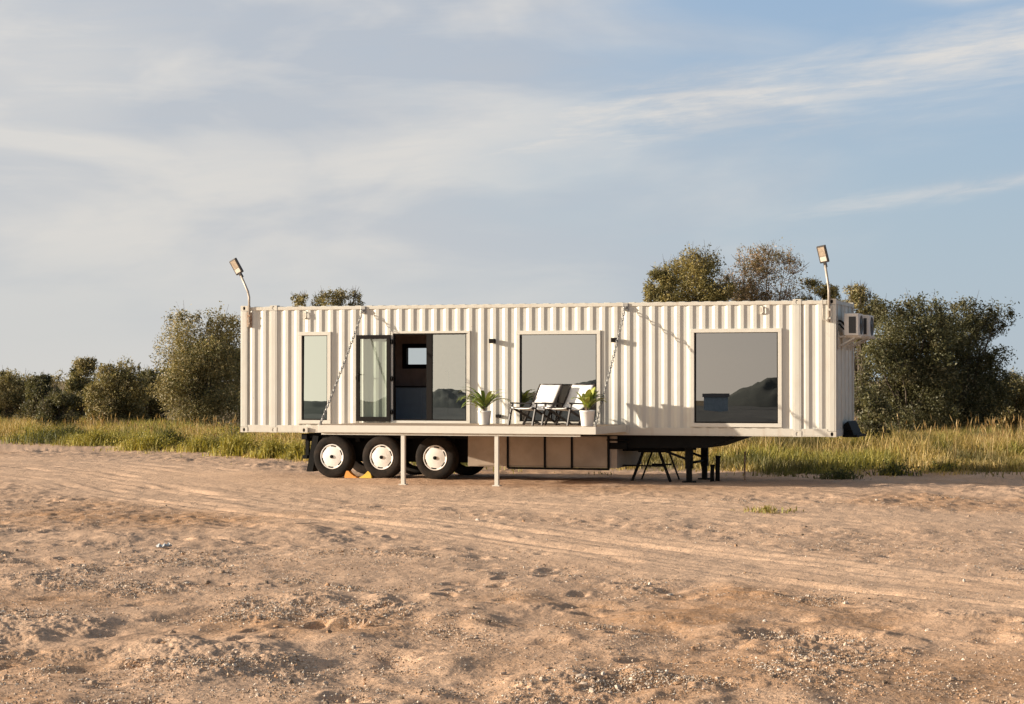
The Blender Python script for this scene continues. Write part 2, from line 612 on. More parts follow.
def track_mask(x, y):
    a = np.abs(path_dist(x, y, TRACK_A))
    b = np.abs(path_dist(x, y, TRACK_B))
    return np.maximum(1 - sstep(1.0, 2.2, a), 1 - sstep(1.6, 3.4, b))


def grit_patch(x, y):
    """where pebbles and clods gather: ragged patches, more of them close by and to the left"""
    w = 0.3 * fbm(x * 1.3, y * 1.1, 501, 2)
    m = fbm((x + w) * 0.95, (y + w) * 0.55, 511, 3) + 0.35 * fbm(x * 0.25, y * 0.2, 521, 2)
    m = m + 0.22 * (1 - sstep(15, 27, y)) + 0.10 * sstep(1, -3, x) * (1 - sstep(18, 32, y))
    return sstep(0.2, 0.52, m)


def height(x, y, detail=True):
    """ground height, smooth part first and the trodden relief on top"""
    x = np.asarray(x, np.float32)
    y = np.asarray(y, np.float32)
    h = 0.10 * fbm(x * 0.09, y * 0.07, 3, 2)
    # level stand for the trailer
    lxx = (x - OX) * CT - (y - OY) * ST
    lyy = (x - OX) * ST + (y - OY) * CT
    pad = sstep(-4.5, -2.6, lyy) * (1 - sstep(2.6, 4.5, lyy)) * sstep(-3, -0.5, lxx) * (1 - sstep(14, 17, lxx))
    h = h * (1 - pad)
    gl = grass_line(x)
    h = h + 0.12 * sstep(0.0, 9.0, y - gl) * (1 - pad)
    if not detail:
        return h
    tm = track_mask(x, y)
    rough = (1 - 0.62 * tm) * (1 - 0.5 * pad) * (1 - 0.5 * sstep(0, 2, y - gl))
    near = 1 - sstep(30, 52, y)
    mfar = sstep(22, 36, y)
    amp = rough * (0.75 + 0.25 * near)
    wx = x + 0.35 * fbm(x * 0.8, y * 0.8, 71, 2)
    wy = y + 0.35 * fbm(x * 0.8 + 9, y * 0.8, 73, 2)
    big = fbm(wx * 0.75, wy * 0.4, 11, 2)
    mid = fbm(wx * 1.9, wy * 1.0, 17, 2)
    ridg = 0.5 - np.abs(fbm(wx * 1.25 + 5, wy * 0.7, 23, 2)) * 2
    patch = grit_patch(x, y) * (1 - tm)
    fine = fbm(x * 5.0, y * 3.4, 31, 2)
    finer = fbm(x * 14.0, y * 10.0, 37, 2)
    finest = fbm(x * 33.0, y * 24.0, 39, 2)
    calm = 0.45 + 0.55 * sstep(-0.1, 0.3, fbm(x * 0.4 + 30, y * 0.3, 27, 2))
    h = h + amp * (0.055 * big + 0.060 * mid * calm + 0.020 * ridg * calm + 0.014 * fine * (0.5 + patch + 1.6 * mfar) + 0.007 * finer * (0.5 + 1.6 * patch)
                   + 0.0035 * finest * (0.6 + 2.0 * patch) + 0.018 * patch)
    # ruts of the tracks
    for P, offs, dep in ((TRACK_A, (-0.95, -0.55, 0.5, 0.9), 0.02), (TRACK_B, (-2.3, -1.3, -0.5, 0.35, 1.2, 2.0), 0.013)):
        d = path_dist(x, y, P) + 0.1 * fbm(x * 0.5, y * 0.5, 50, 2)
        h = h + 0.013 * fbm(d * 4.5, (x - y * 0.4) * 0.45, 541, 3) * (1 - sstep(1.6, 3.2, np.abs(d))) * (1 - 0.7 * pad)
        for i, o in enumerate(offs):
            e = (d - o) / 0.17
            k = 1.7 * sstep(-0.25, 0.35, vnoise(x * 0.45, y * 0.45, 60 + i) + 0.3 * vnoise(x * 2.1, y * 2.1, 66 + i))
            h = h + k * dep * (-np.exp(-e * e) + 0.55 * np.exp(-(e - 1.7) ** 2) + 0.55 * np.exp(-(e + 1.7) ** 2)) * (1 - pad)
            tread = np.sin((x * 0.9 + y * 0.45) * 26.0)
            h = h + 0.004 * tread * np.exp(-e * e) * (1 - pad) * near
    return h


# ------------------------------------------------------------------ the ground: one sheet reaching the horizon
def build_ground():
    dense = np.arange(-15.2, 15.2, 0.0262)
    med_l = np.arange(-44, -15.2, 0.22)
    med_r = np.arange(15.2 + 0.2, 44, 0.22)
    co = np.arange(44.5, 315.6, 1.9)
    ang = np.radians(np.concatenate([med_l, dense, med_r, co]))
    rr = [0.35, 1.0, 2.0, 3.2, 4.6, 6.0, 7.5, 9.0, 10.3, 11.4, 12.2]
    while rr[-1] < 66:
        rr.append(rr[-1] * 1.0023)
    while rr[-1] < 9000:
        rr.append(rr[-1] * 1.055)
    rr = np.array(rr)
    A, Rr = np.meshgrid(ang, rr)
    X, Y = Rr * np.sin(A), Rr * np.cos(A)
    nr, na = X.shape
    H = height(X, Y)
    tm = track_mask(X, Y)
    # trodden dents with pushed-up rims
    rg = np.random.default_rng(5)
    dents = []
    for _ in range(300):
        D = 13.5 + 34 * rg.random() ** 1.5
        xx = (rg.random() - 0.5) * 0.56 * D
        dents.append((xx, D, 0.09 + 0.08 * rg.random(), 0.6 + 1.2 * rg.random(), 0.014 + 0.03 * rg.random(), rg.random() * 3.14))
    for k in range(60):                      # lines of footprints wandering across
        if k % 12 == 0:
            px, py, an = (rg.random() - 0.5) * 6, 15 + rg.random() * 14, rg.random() * 3.14
        px += 0.68 * math.cos(an)
        py += 0.68 * math.sin(an)
        sd_ = 0.12 if k % 2 else -0.12
        dents.append((px - sd_ * math.sin(an), py + sd_ * math.cos(an), 0.075, 1.9, 0.045, an))
    for ux, vx, r0, dep in ((800, 640, 0.34, 0.13), (860, 645, 0.26, 0.06), (650, 690, 0.3, 0.06), (215, 585, 0.25, 0.07), (330, 630, 0.28, 0.08), (600, 607, 0.25, 0.06), (40, 565, 0.3, 0.08)):
        gx, gy = gp(ux, vx)
        dents.append((gx, gy, r0, 1.3, dep, 0.2))
    for (xx, yy, r0, el_, dep, an) in dents:
        D = math.hypot(xx, yy)
        reach = r0 * max(el_, 1) * 2.6
        i0, i1 = np.searchsorted(rr, D - reach), np.searchsorted(rr, D + reach)
        a = math.atan2(xx, yy)
        lo, hi = a - reach / D, a + reach / D
        j = np.where((ang > lo) & (ang < hi))[0]
        if len(j) == 0 or i1 <= i0:
            continue
        sl = (slice(i0, i1), slice(j[0], j[-1] + 1))
        dx, dy = X[sl] - xx, Y[sl] - yy
        c, s = math.cos(an), math.sin(an)
        e = np.sqrt(((dx * c + dy * s) / (r0 * el_)) ** 2 + ((-dx * s + dy * c) / r0) ** 2)
        e = e * (1 + 0.35 * fbm(X[sl] * 6, Y[sl] * 6, 91, 2))
        prof = -np.exp(-(e * 1.1) ** 2) + 0.2 * np.exp(-((e - 1.6) / 0.5) ** 2)
        H[sl] += dep * prof * (1 - 0.6 * tm[sl])
    # a gritty mound left and right
    for ux, vx, r0, hh in ((600, 615, 0.7, 0.07), (950, 620, 0.8, 0.08), (180, 655, 0.6, 0.06), (40, 640, 0.8, 0.08), (250, 535, 1.6, 0.09), (765, 512, 0.7, 0.08)):
        gx, gy = gp(ux, vx)
        H += 0.35 * hh * np.exp(-(((X - gx) / (1.7 * r0)) ** 2 + ((Y - gy) / r0) ** 2))
    gl = grass_line(X)
    soil = 0.8 * sstep(0.12, 0.5, fbm(X * 0.22, Y * 0.16, 101, 3) + 0.12 * fbm(X * 1.7, Y * 1.3, 103, 2))
    for ux, vx, r0, a_ in ((190, 515, 2.4, 1.3), (560, 478, 2.0, 0.9), (640, 487, 1.6, 0.9), (740, 622, 1.1, 1.2), (650, 600, 1.2, 1.1), (30, 600, 0.9, 0.8), (880, 640, 0.8, 0.6), (110, 520, 1.8, 0.8)):
        gx, gy = gp(ux, vx)
        soil += a_ * np.exp(-(((X - gx) / (1.6 * r0)) ** 2 + ((Y - gy) / r0) ** 2)) * (0.7 + 0.9 * fbm(X * 1.4, Y * 1.1, 107, 2))
    soil = np.clip(soil * (1 - 0.75 * tm), 0, 1)
    grit = np.clip(grit_patch(X, Y) * (1 - 0.85 * tm), 0, 1)
    far = sstep(-0.3, 1.5, Y - gl) * 0.8 + sstep(75, 100, np.hypot(X, Y))
    far = np.clip(far, 0, 1)
    V = np.stack([X, Y, H], -1).reshape(-1, 3)
    idx = np.arange(nr * na).reshape(nr, na)
    nxt = np.roll(idx, -1, axis=1)
    q = np.stack([idx[:-1], idx[1:], nxt[1:], nxt[:-1]], -1).reshape(-1, 4)
    # cap in the middle
    V = np.vstack([V, [[0, 0, float(H[0].mean())]]])
    c_ = len(V) - 1
    tr = np.stack([np.full(na, c_), idx[0], nxt[0]], -1)
    z1 = lambda a: np.append(a.ravel(), 0.0)
    m = bpy.data.materials.new('sand')
    m.use_nodes = True
    t = NT(m.node_tree)
    b = t.n['Principled BSDF']
    b.inputs['Roughness'].default_value = 0.92
    b.inputs['Specular IOR Level'].default_value = 0.15
    P = t.add('ShaderNodeTexCoord').outputs['Object']
    at_ = lambda n: t.add('ShaderNodeAttribute', attribute_name=n).outputs['Fac']
    a_soil, a_grit, a_far, a_trk = at_('soil'), at_('grit'), at_('far'), at_('track')
    c = t.mix(t.ramp(t.noise(P, 0.55, 5, 0.6), 0.3, 0.7), SAND_A, SAND_B)
    c = t.mix(t.m('MULTIPLY', t.ramp(t.noise(P, 3.2, 5, 0.65), 0.45, 0.75), 0.55), c, SAND_C)
    c = t.mix(t.m('MULTIPLY', a_trk, 0.45), c, SAND_T)
    c = t.mix(t.m('MULTIPLY', a_soil, t.ramp(t.noise(P, 7.0, 4, 0.7), 0.3, 0.65, 0.35, 0.95)), c, SOIL)
    # grit: pale and dark grains
    g0 = t.ramp(t.noise(P, 85.0, 2, 0.6), 0.36, 0.64, 0.72, 1.25)
    c = t.mix(1.0, c, g0, 'MULTIPLY')
    g1 = t.ramp(t.noise(P, 46.0, 3, 0.7), 0.57, 0.66)
    g2 = t.ramp(t.noise(P, 30.0, 4, 0.7), 0.57, 0.68)
    gr = t.m('ADD', t.m('MULTIPLY', a_grit, 0.6), 0.3)
    c = t.mix(t.m('MULTIPLY', g2, gr), c, (0.19, 0.13, 0.095))
    c = t.mix(t.m('MULTIPLY', g1, gr), c, (0.6, 0.51, 0.42))
    c = t.mix(t.m('MULTIPLY', a_far, t.ramp(t.noise(P, 0.8, 5, 0.6), 0.3, 0.6, 0.55, 0.95)), c, (0.16, 0.125, 0.06))
    t.link(c, b.inputs['Base Color'])
    bp = t.add('ShaderNodeBump')
    bp.inputs['Strength'].default_value = 0.7
    bp.inputs['Distance'].default_value = 0.03
    hgt = t.m('ADD', t.m('ADD', t.m('MULTIPLY', t.noise(P, 5.0, 3, 0.6), 1.2), t.m('MULTIPLY', t.noise(P, 16.0, 5, 0.65), 0.7)), t.m('MULTIPLY', t.noise(P, 70.0, 3, 0.6), t.m('ADD', t.m('MULTIPLY', a_grit, 0.3), 0.25)))
    t.link(hgt, bp.inputs['Height'])
    t.link(bp.outputs[0], b.inputs['Normal'])
    o = np_mesh('ground', V, q, tr, {'soil': z1(soil), 'grit': z1(grit), 'far': z1(far), 'track': z1(tm)}, m, True)
    tag(o, 'sandy beach ground with ruts, footprints and gravel', 'ground', kind='structure')


SAND_A, SAND_B, SAND_C, SAND_T, SOIL = (0.625, 0.425, 0.29), (0.54, 0.36, 0.242), (0.39, 0.255, 0.17), (0.655, 0.455, 0.315), (0.42, 0.23, 0.112)
build_ground()

# ------------------------------------------------------------------ the container
HOME = empty('container_home', (OX, OY, 0), -TH)
tag(HOME, 'white corrugated shipping container home raised on a three-wheeled trailer, fold-down deck in front', 'container home')

WIN = {}                                      # name: (x0, x1, z0, z1) of the dark sash on the wall plane


def px_rect(u0, u1, v0, v1):
    um = (u0 + u1) / 2
    return (lx(u0), lx(u1), lz(um, v1), lz(um, v0))


R1 = px_rect(302, 327.5, 334.8, 420)
RD = px_rect(393.2, 466.6, 334.0, 420.6)
R3 = px_rect(520, 596.8, 333.6, 421.5)
R4 = px_rect(694.4, 778, 331.7, 423.1)
TRIM = 0.085
OPEN = [(r[0] - TRIM, r[1] + TRIM, r[2] - TRIM, r[3] + TRIM * 0.8) for r in (R1, RD, R3, R4)]

PITCH = 0.278


def corr_y(x):
    """outer face of the corrugated sheet"""
    t = (x / PITCH) % 1.0
    a, b, c = 0.26, 0.505, 0.755
    if t < a:
        k = 0
    elif t < b:
        k = (t - a) / (b - a)
    elif t < c:
        k = 1
    else:
        k = 1 - (t - c) / (1 - c)
    return 0.012 + 0.027 * k


def corr_breaks(x0, x1):
    xs = {x0, x1}
    k = math.floor(x0 / PITCH) - 1
    while k * PITCH < x1 + PITCH:
        for t in (0, 0.26, 0.505, 0.755):
            x = (k + t) * PITCH
            if x0 < x < x1:
                xs.add(x)
        k += 1
    return sorted(xs)


def corr_sheet(mb, x0, x1, z0, z1, y_of=corr_y, flip=1, ybase=0.0):
    xs = corr_breaks(x0, x1)
    vs, fs = [], []
    for x in xs:
        y = ybase + flip * y_of(x)
        vs += [(x, y, z0), (x, y, z1)]
    for i in range(len(xs) - 1):
        fs.append((2 * i, 2 * i + 2, 2 * i + 3, 2 * i + 1))
    mb.addv(vs, fs)


POST = 0.178
X40 = 0.735
zr0, zr1 = ZB + 0.165, ZT - 0.105              # between the rails
wall = MB()
segs = [(POST, X40), (CL - X40, CL - POST)]
edges = [X40 + POST]
for o_ in OPEN:
    edges += [o_[0], o_[1]]
edges.append(CL - X40 - POST)
for i in range(0, len(edges), 2):
    segs.append((edges[i], edges[i + 1]))
for a, b in segs:
    corr_sheet(wall, a, b, zr0, zr1)
for (x0, x1, z0, z1) in OPEN:
    corr_sheet(wall, x0, x1, z1, zr1)
    if z0 > zr0:
        corr_sheet(wall, x0, x1, zr0, z0)
wall.build('corrugated_wall', M['white'], HOME)

# frame of the box
fr = MB()
fr.box(0.178, CL - 0.178, 0.004, 0.064, ZT - 0.105, ZT - 0.03, bev=0.008)
fr.build('top_rail', M['rail'], HOME)
fr = MB()
fr.box(0.178, CL - 0.178, 0.006, 0.075, ZB + 0.02, ZB + 0.165, bev=0.006)
fr.box(0.178, CL - 0.178, 0.0, 0.075, ZB, ZB + 0.019)
fr.build('bottom_rail', M['rail'], HOME)
for x0 in (0.0, X40, CL - X40 - POST, CL - POST):
    p = MB()
    w = POST if x0 in (X40, CL - X40 - POST) else 0.17
    xa = x0 if x0 < 5 else x0 + POST - w
    p.box(xa, xa + w, 0.003, 0.11, ZB + 0.118, ZT - 0.118, bev=0.008)
    p.box(xa + 0.03, xa + w - 0.03, -0.001, 0.02, ZB + 0.118, ZT - 0.118, bev=0.006)
    p.build('corner_post', M['white'], HOME)


def casting(x0, z0, y0=-0.004, sgn=1, w=0.178, h=0.118):
    """corner casting with an oval hole through its front plate (sgn: 1 faces the front, -1 the back)"""
    m_ = MB()
    d = 0.162 * sgn
    n = 16
    cx, cz = x0 + w / 2, z0 + h / 2
    outer, inner = [], []
    for k in range(n):
        a = 2 * math.pi * (k + 0.5) / n
        c, s = math.cos(a), math.sin(a)
        sc = min((w / 2) / max(abs(c), 1e-6), (h / 2) / max(abs(s), 1e-6))
        outer.append((cx + c * sc, cz + s * sc))
        inner.append((cx + 0.031 * c, cz + 0.044 * s))
    vs = [(x, y0, z) for x, z in outer] + [(x, y0, z) for x, z in inner] + [(x, y0 + 0.04 * sgn, z) for x, z in inner] + [(x, y0 + d, z) for x, z in outer]
    fs, fd = [], []
    for k in range(n):
        k2 = (k + 1) % n
        fs.append((k, k2, n + k2, n + k))
        fs.append((n + k, n + k2, 2 * n + k2, 2 * n + k))
        fs.append((k, 3 * n + k, 3 * n + k2, k2))
    m_.addv(vs, fs)
    m_.addv(vs[2 * n:3 * n], [tuple(range(n))], 1)  # oval back painted near-black as the shade inside the casting
    m_.addv(vs[3 * n:], [tuple(range(n))])
    m_.build('corner_casting', [M['rail'], M['hole']], HOME)


for x0 in (0.0, X40, CL - X40 - POST, CL - POST):
    casting(x0, ZB - 0.005)
    casting(x0, ZT - 0.113)
    casting(x0, ZB - 0.005, CW + 0.004, -1)
    casting(x0, ZT - 0.113, CW + 0.004, -1)
casting(lx(305) - 0.089, ZB - 0.004, -0.06)

# remaining faces of the box
ew = MB()
for k in range(9):                              # right end: flat sheet with shallow vertical folds
    y0 = 0.12 + k * (CW - 0.24) / 9
    y1 = 0.12 + (k + 1) * (CW - 0.24) / 9
    ew.box(CL - 0.07 + (0.012 if k % 2 else 0), CL - 0.03 + (0.012 if k % 2 else 0), y0, y1, ZB + 0.14, ZT - 0.1)
ew.box(CL - 0.09, CL - 0.002, 0.165, CW - 0.165, ZB, ZB + 0.14)
ew.box(CL - 0.09, CL - 0.002, 0.165, CW - 0.165, ZT - 0.1, ZT - 0.02)
ew.box(CL - 0.11, CL - 0.001, CW - 0.11, CW - 0.003, ZB + 0.118, ZT - 0.118)
ew.build('end_wall', M['white'], HOME)
ew = MB()
ew.box(0.03, 0.07, 0.115, CW - 0.115, ZB + 0.14, ZT - 0.1)
ew.box(0.002, 0.09, 0.165, CW - 0.165, ZB, ZB + 0.14)
ew.box(0.002, 0.09, 0.165, CW - 0.165, ZT - 0.1, ZT - 0.02)
ew.box(0.001, 0.11, CW - 0.11, CW - 0.003, ZB + 0.118, ZT - 0.118)
ew.build('end_wall', M['white'], HOME)
# back wall with the small kitchen window cut out
by = CW - 0.06
KW = (lx(405.5, by), lx(431, by), lz(418, 372, by) + 0.13, lz(418, 346, by))
bw = MB()
bw.box(0.178, KW[0], by, by + 0.04, ZB, ZT - 0.03)
bw.box(KW[1], CL - 0.178, by, by + 0.04, ZB, ZT - 0.03)
bw.box(KW[0], KW[1], by, by + 0.04, ZB, KW[2])
bw.box(KW[0], KW[1], by, by + 0.04, KW[3], ZT - 0.03)
bw.build('back_wall', M['white'], HOME)
rf = MB()
xs = np.arange(0.18, CL - 0.18, PITCH / 2)
for i, x in enumerate(xs[:-1]):
    z = ZT - 0.03 + (0.012 if i % 2 else 0.003)
    rf.box(x, x + PITCH / 2, 0.03, CW - 0.03, ZT - 0.06, z, bev=0.006)
rf.build('roof', M['white'], HOME)
fl = MB()
fl.box(0.12, CL - 0.12, 0.08, CW - 0.07, ZB + 0.03, ZB + 0.17)
fl.build('floor', M['floorin'], HOME)
il = MB()
zi0, zi1 = ZB + 0.17, ZT - 0.12
yi = by - 0.05
il.box(0.13, KW[0], yi, yi + 0.03, zi0, zi1)
il.box(KW[1], CL - 0.13, yi, yi + 0.03, zi0, zi1)
il.box(KW[0], KW[1], yi, yi + 0.03, zi0, KW[2])
il.box(KW[0], KW[1], yi, yi + 0.03, KW[3], zi1)
il.box(0.13, CL - 0.13, 0.12, yi, zi1, zi1 + 0.03)
for xp in (0.13, lx(350), lx(505), lx(650), CL - 0.17):
    il.box(xp, xp + 0.04, 0.125, yi - 0.003, zi0, zi1 - 0.003)
prev = 0.17
for (x0, x1, z0, z1) in OPEN + [(CL - 0.17, CL, 0, 0)]:
    il.box(prev, x0, 0.085, 0.11, zi0, zi1)
    prev = x1
for (x0, x1, z0, z1) in OPEN:
    il.box(x0, x1, 0.085, 0.11, z1, zi1)
il.build('interior_lining', M['darkwall'], HOME)


def ring(mb, x0, x1, z0, z1, w, y0, y1, mi=0, bev=0.0, wb=None):
    wb = w if wb is None else wb
    mb.box(x0, x1, y0, y1, z1 - w, z1, mi, bev)
    mb.box(x0, x1, y0, y1, z0, z0 + wb, mi, bev)
    mb.box(x0, x0 + w, y0 + 0.001, y1 - 0.001, z0 + wb, z1 - w, mi, bev)
    mb.box(x1 - w, x1, y0 + 0.001, y1 - 0.001, z0 + wb, z1 - w, mi, bev)


def pane(parent, x0, x1, z0, z1, y, m_, tilt=(0, 0)):
    """glass sheet; tilt leans it by a fraction of a degree (x: up, z: sideways)"""
    p = MB()
    cx, cz = (x0 + x1) / 2, (z0 + z1) / 2
    w, h = (x1 - x0) / 2, (z1 - z0) / 2
    p.addv([(-w, 0, -h), (w, 0, -h), (w, 0, h), (-w, 0, h)], [(0, 1, 2, 3)])
    o = p.build('pane', m_, parent)
    o.location = (cx, y, cz)
    o.rotation_euler = (R(tilt[0]), 0, R(tilt[1]))
    return o


def window(rect, glass, tilt, sash_w=0.022):
    x0, x1, z0, z1 = rect
    t_ = MB()
    ring(t_, x0 - TRIM, x1 + TRIM, z0 - TRIM, z1 + TRIM * 0.8, TRIM - 0.002, -0.022, 0.12, bev=0.006)
    wdw = t_.build('window', M['trim'], HOME)
    s_ = MB()
    ring(s_, x0 - 0.002, x1 + 0.002, z0 - 0.002, z1 + 0.002, sash_w + 0.006, 0.012, 0.06)
    s_.build('sash', M['black'], wdw)
    pane(wdw, x0 + sash_w - 0.006, x1 - sash_w + 0.006, z0 + sash_w - 0.006, z1 - sash_w + 0.006, 0.036, glass, tilt)
    return wdw


window(R1, M['glass_green'], (-0.42, 0.0))
window(R3, M['glass_dark'], (-0.16, 0.0))
window(R4, M['glass_darker'], (-0.27, 0.0))

# doorway with its fixed side light and the leaf folded back against the wall
x0, x1, z0, z1 = RD
xm0, xm1 = lx(426.4), lx(431.8)
t_ = MB()
ring(t_, x0 - 0.055, x1 + TRIM, z0 - TRIM, z1 + TRIM * 0.8, 0.053, -0.022, 0.12, bev=0.005, wb=TRIM - 0.002)
t_.box(x1 + 0.002, x1 + TRIM - 0.054, -0.021, 0.119, z0 + 0.001, z1 + 0.001)
dw = t_.build('doorway', M['trim'], HOME)
s_ = MB()
ring(s_, x0 - 0.002, x1 + 0.002, z0 - 0.002, z1 + 0.014, 0.028, 0.0, 0.07)
s_.box(xm0, xm1, -0.003, 0.075, z0 + 0.026, z1 - 0.014)
s_.build('door_frame', M['black'], dw)
pane(dw, xm1 - 0.01, x1 - 0.02, z0 + 0.02, z1 - 0.01, 0.036, M['glass_door'], (-0.31, 0.0))
dl0, dl1, dz0, dz1 = lx(356.4, -0.05), lx(390.4, -0.05), lz(373, 421.2, -0.05), lz(373, 335.0, -0.05)
d_ = MB()
ring(d_, dl0, dl1, dz0, dz1, 0.088, -0.075, -0.025, bev=0.005, wb=0.1)
door = d_.build('door', M['black'], HOME)
pane(door, dl0 + 0.08, dl1 - 0.08, dz0 + 0.09, dz1 - 0.08, -0.05, M['glass_leaf'], (-0.3, 0.4))
h_ = MB()
hx, hzz = dl0 + 0.045, lz(358, 376, -0.08)
h_.box(hx - 0.02, hx + 0.02, -0.088, -0.074, hzz - 0.12, hzz + 0.08, bev=0.004)
h_.tube([(hx, -0.088, hzz + 0.03), (hx, -0.13, hzz + 0.03), (hx + 0.11, -0.13, hzz + 0.03)], 0.011, 8)
h_.tube([(hx, -0.074, hzz), (hx - 0.05, -0.06, hzz - 0.02), (hx - 0.055, -0.03, hzz - 0.09)], 0.014, 6)
h_.build('handle', M['black'], door)
for v_ in (342, 378.7, 412):
    k = MB()
    zc = lz(392, v_)
    k.tube([(dl1 + 0.035, -0.05, zc - 0.06), (dl1 + 0.035, -0.05, zc + 0.06)], 0.016, 8)
    k.box(dl1 - 0.01, x0 + 0.03, -0.044, -0.03, zc - 0.04, zc + 0.04)
    k.build('hinge', M['black'], door)
# kitchen window at the back
k_ = MB()
ring(k_, KW[0] - 0.05, KW[1] + 0.05, KW[2] - 0.05, KW[3] + 0.05, 0.1, yi - 0.03, by + 0.06)
kw = k_.build('window', M['black'], HOME)
pane(kw, KW[0] + 0.03, KW[1] - 0.03, KW[2] + 0.03, KW[3] - 0.03, by, M['glass_clear'])

# lashing rings, socket, chain anchors
for u_, v_ in ((305.5, 315), (762, 310)):
    k = MB()
    xx, zz = lx(u_), lz(u_, v_)
    k.tube([(xx - 0.02, 0.0, zz + 0.07), (xx + 0.025, -0.02, zz + 0.06), (xx + 0.03, -0.025, zz - 0.05), (xx - 0.02, -0.01, zz - 0.08)], 0.014, 6)
    k.box(xx - 0.05, xx + 0.0, 0.0, 0.02, zz - 0.09, zz + 0.09)
    k.build('lashing_ring', M['rail'], HOME)
k = MB()
xx, zz = lx(498.5), lz(498.5, 416)
k.box(xx - 0.055, xx + 0.055, -0.05, 0.02, zz - 0.035, zz + 0.035, bev=0.006)
k.build('socket_box', M['black'], HOME)

# ------------------------------------------------------------------ fold-down deck (hinged to the container)
DX0, DX1, DD = lx(362), lx(627), 2.5
DZ0, DZ1 = 1.098, 1.256
dk = MB()
dk.box(DX0, DX1, -DD, -DD + 0.06, DZ0, DZ1 - 0.004, bev=0.006)
dk.box(DX0, DX0 + 0.06, -DD + 0.06, -0.03, DZ0, DZ1 - 0.004, bev=0.006)
dk.box(DX1 - 0.06, DX1, -DD + 0.06, -0.03, DZ0, DZ1 - 0.004, bev=0.006)
dk.box(DX0 + 0.06, DX1 - 0.06, -0.09, -0.03, DZ0, DZ1 - 0.004)
dk.box(DX0 + 0.06, DX1 - 0.06, -DD + 0.061, -0.091, DZ0 + 0.05, DZ0 + 0.07)
for i in range(1, 9):
    xx = DX0 + (DX1 - DX0) * i / 9
    dk.box(xx - 0.02, xx + 0.02, -DD + 0.06, -0.09, DZ0 + 0.075, DZ1 - 0.03)
deck = dk.build('deck', M['trim'], HOME)
bd = MB()
nb = 17
for i in range(nb):
    a = -DD + 0.012 + i * (DD - 0.06) / nb
    bd.box(DX0 + 0.01, DX1 - 0.01, a, a + (DD - 0.06) / nb - 0.006, DZ1 - 0.026, DZ1)
bd.build('deck_board', M['deckwood'], deck)
# lower trim strip under the fascia (hollow section lip) and hinge line
lp = MB()
lp.box(DX0 + 0.05, DX1 - 0.35, -DD + 0.062, -DD + 0.1, DZ0 - 0.05, DZ0 - 0.002)
lp.build('deck_lip', M['rail'], deck)
for u_ in (403.5, 497):
    yy = -DD + 0.12
    xx = lx(u_, yy)
    wp = world_of(xx, yy)
    gz = float(height(np.array([wp.x]), np.array([wp.y]))[0])
    k = MB()
    k.box(xx - 0.042, xx + 0.042, yy - 0.042, yy + 0.042, gz - 0.03, DZ0 - 0.001, bev=0.006)
    k.box(xx - 0.08, xx + 0.08, yy - 0.08, yy + 0.08, gz - 0.02, gz + 0.018, bev=0.004)
    k.build('deck_leg', M['trim'], deck)


def chain(a, b, name='chain'):
    a, b = Vector(a), Vector(b)
    L = (b - a).length
    n = int(L / 0.075)
    d = (b - a).normalized()
    u = d.cross(Vector((1, 0, 0))).normalized()
    w = d.cross(u)
    k = MB()
    for i in range(n):
        t = (i + 0.5) / n
        c = a + (b - a) * t + Vector((0, 0, -0.06 * 4 * t * (1 - t)))
        s = u if i % 2 else w
        pts = []
        for j in range(9):
            an = 2 * math.pi * j / 8
            pts.append(c + d * (0.055 * math.cos(an)) + s * (0.026 * math.sin(an)))
        k.tube(pts, 0.0085, 5, cap=False)
    return k.build(name, M['steel'], deck)


for dx_, s_ in ((DX0 + 0.03, 1), (DX1 - 0.03, -1)):
    chain((dx_, -0.03, ZT - 0.13), (dx_, -DD + 0.05, DZ1 + 0.02))
    k = MB()
    k.box(dx_ - 0.06, dx_ + 0.06, -0.03, 0.01, ZT - 0.2, ZT - 0.04, bev=0.006)
    k.tube([(dx_ - 0.03, -0.03, ZT - 0.11), (dx_ - 0.03, -0.075, ZT - 0.14), (dx_ + 0.03, -0.075, ZT - 0.14), (dx_ + 0.03, -0.03, ZT - 0.11)], 0.012, 6)
    k.build('chain_anchor', M['steel'], HOME)
    k = MB()
    k.box(dx_ - 0.02, dx_ + 0.02, -DD + 0.02, -DD + 0.1, DZ1, DZ1 + 0.05, bev=0.004)
    k.build('chain_eye', M['steel'], deck)
    k = MB()
    k.tube([(dx_, -0.03, ZB + 0.06), (dx_, -0.03, ZB + 0.2)], 0.028, 8)
    k.box(dx_ - 0.08, dx_ + 0.08, -0.03, 0.0, ZB + 0.04, ZB + 0.22)
    k.build('deck_hinge', M['rail'], HOME)

# black equipment housing low on the right end wall
k = MB()
y0, y1 = 0.95, 2.1
pr = [(CL + 0.01, ZB + 0.02), (CL + 0.22, ZB + 0.02), (CL + 0.21, ZB + 0.06), (CL + 0.12, ZB + 0.27), (CL + 0.09, ZB + 0.31), (CL + 0.01, ZB + 0.24)]
vs = [(x, y0, z) for x, z in pr] + [(x, y1, z) for x, z in pr]
n = len(pr)
k.addv(vs, [tuple(range(n)), tuple(range(n, 2 * n))] + [(i, (i + 1) % n, n + (i + 1) % n, n + i) for i in range(n)])
k.box(CL - 0.01, CL + 0.3, y0 - 0.08, y1 + 0.08, ZB - 0.03, ZB + 0.018)
k.tube([(CL + 0.05, y0 - 0.02, ZB + 0.1), (CL + 0.12, y0 - 0.05, ZB + 0.14), (CL + 0.2, y0 - 0.02, ZB + 0.1)], 0.018, 6)
k.build('equipment_housing', M['chassis'], HOME)


def home_thing(name, x, y, z, rz=0.0):
    w = world_of(x, y, z)
    return empty(name, w, -TH + rz)


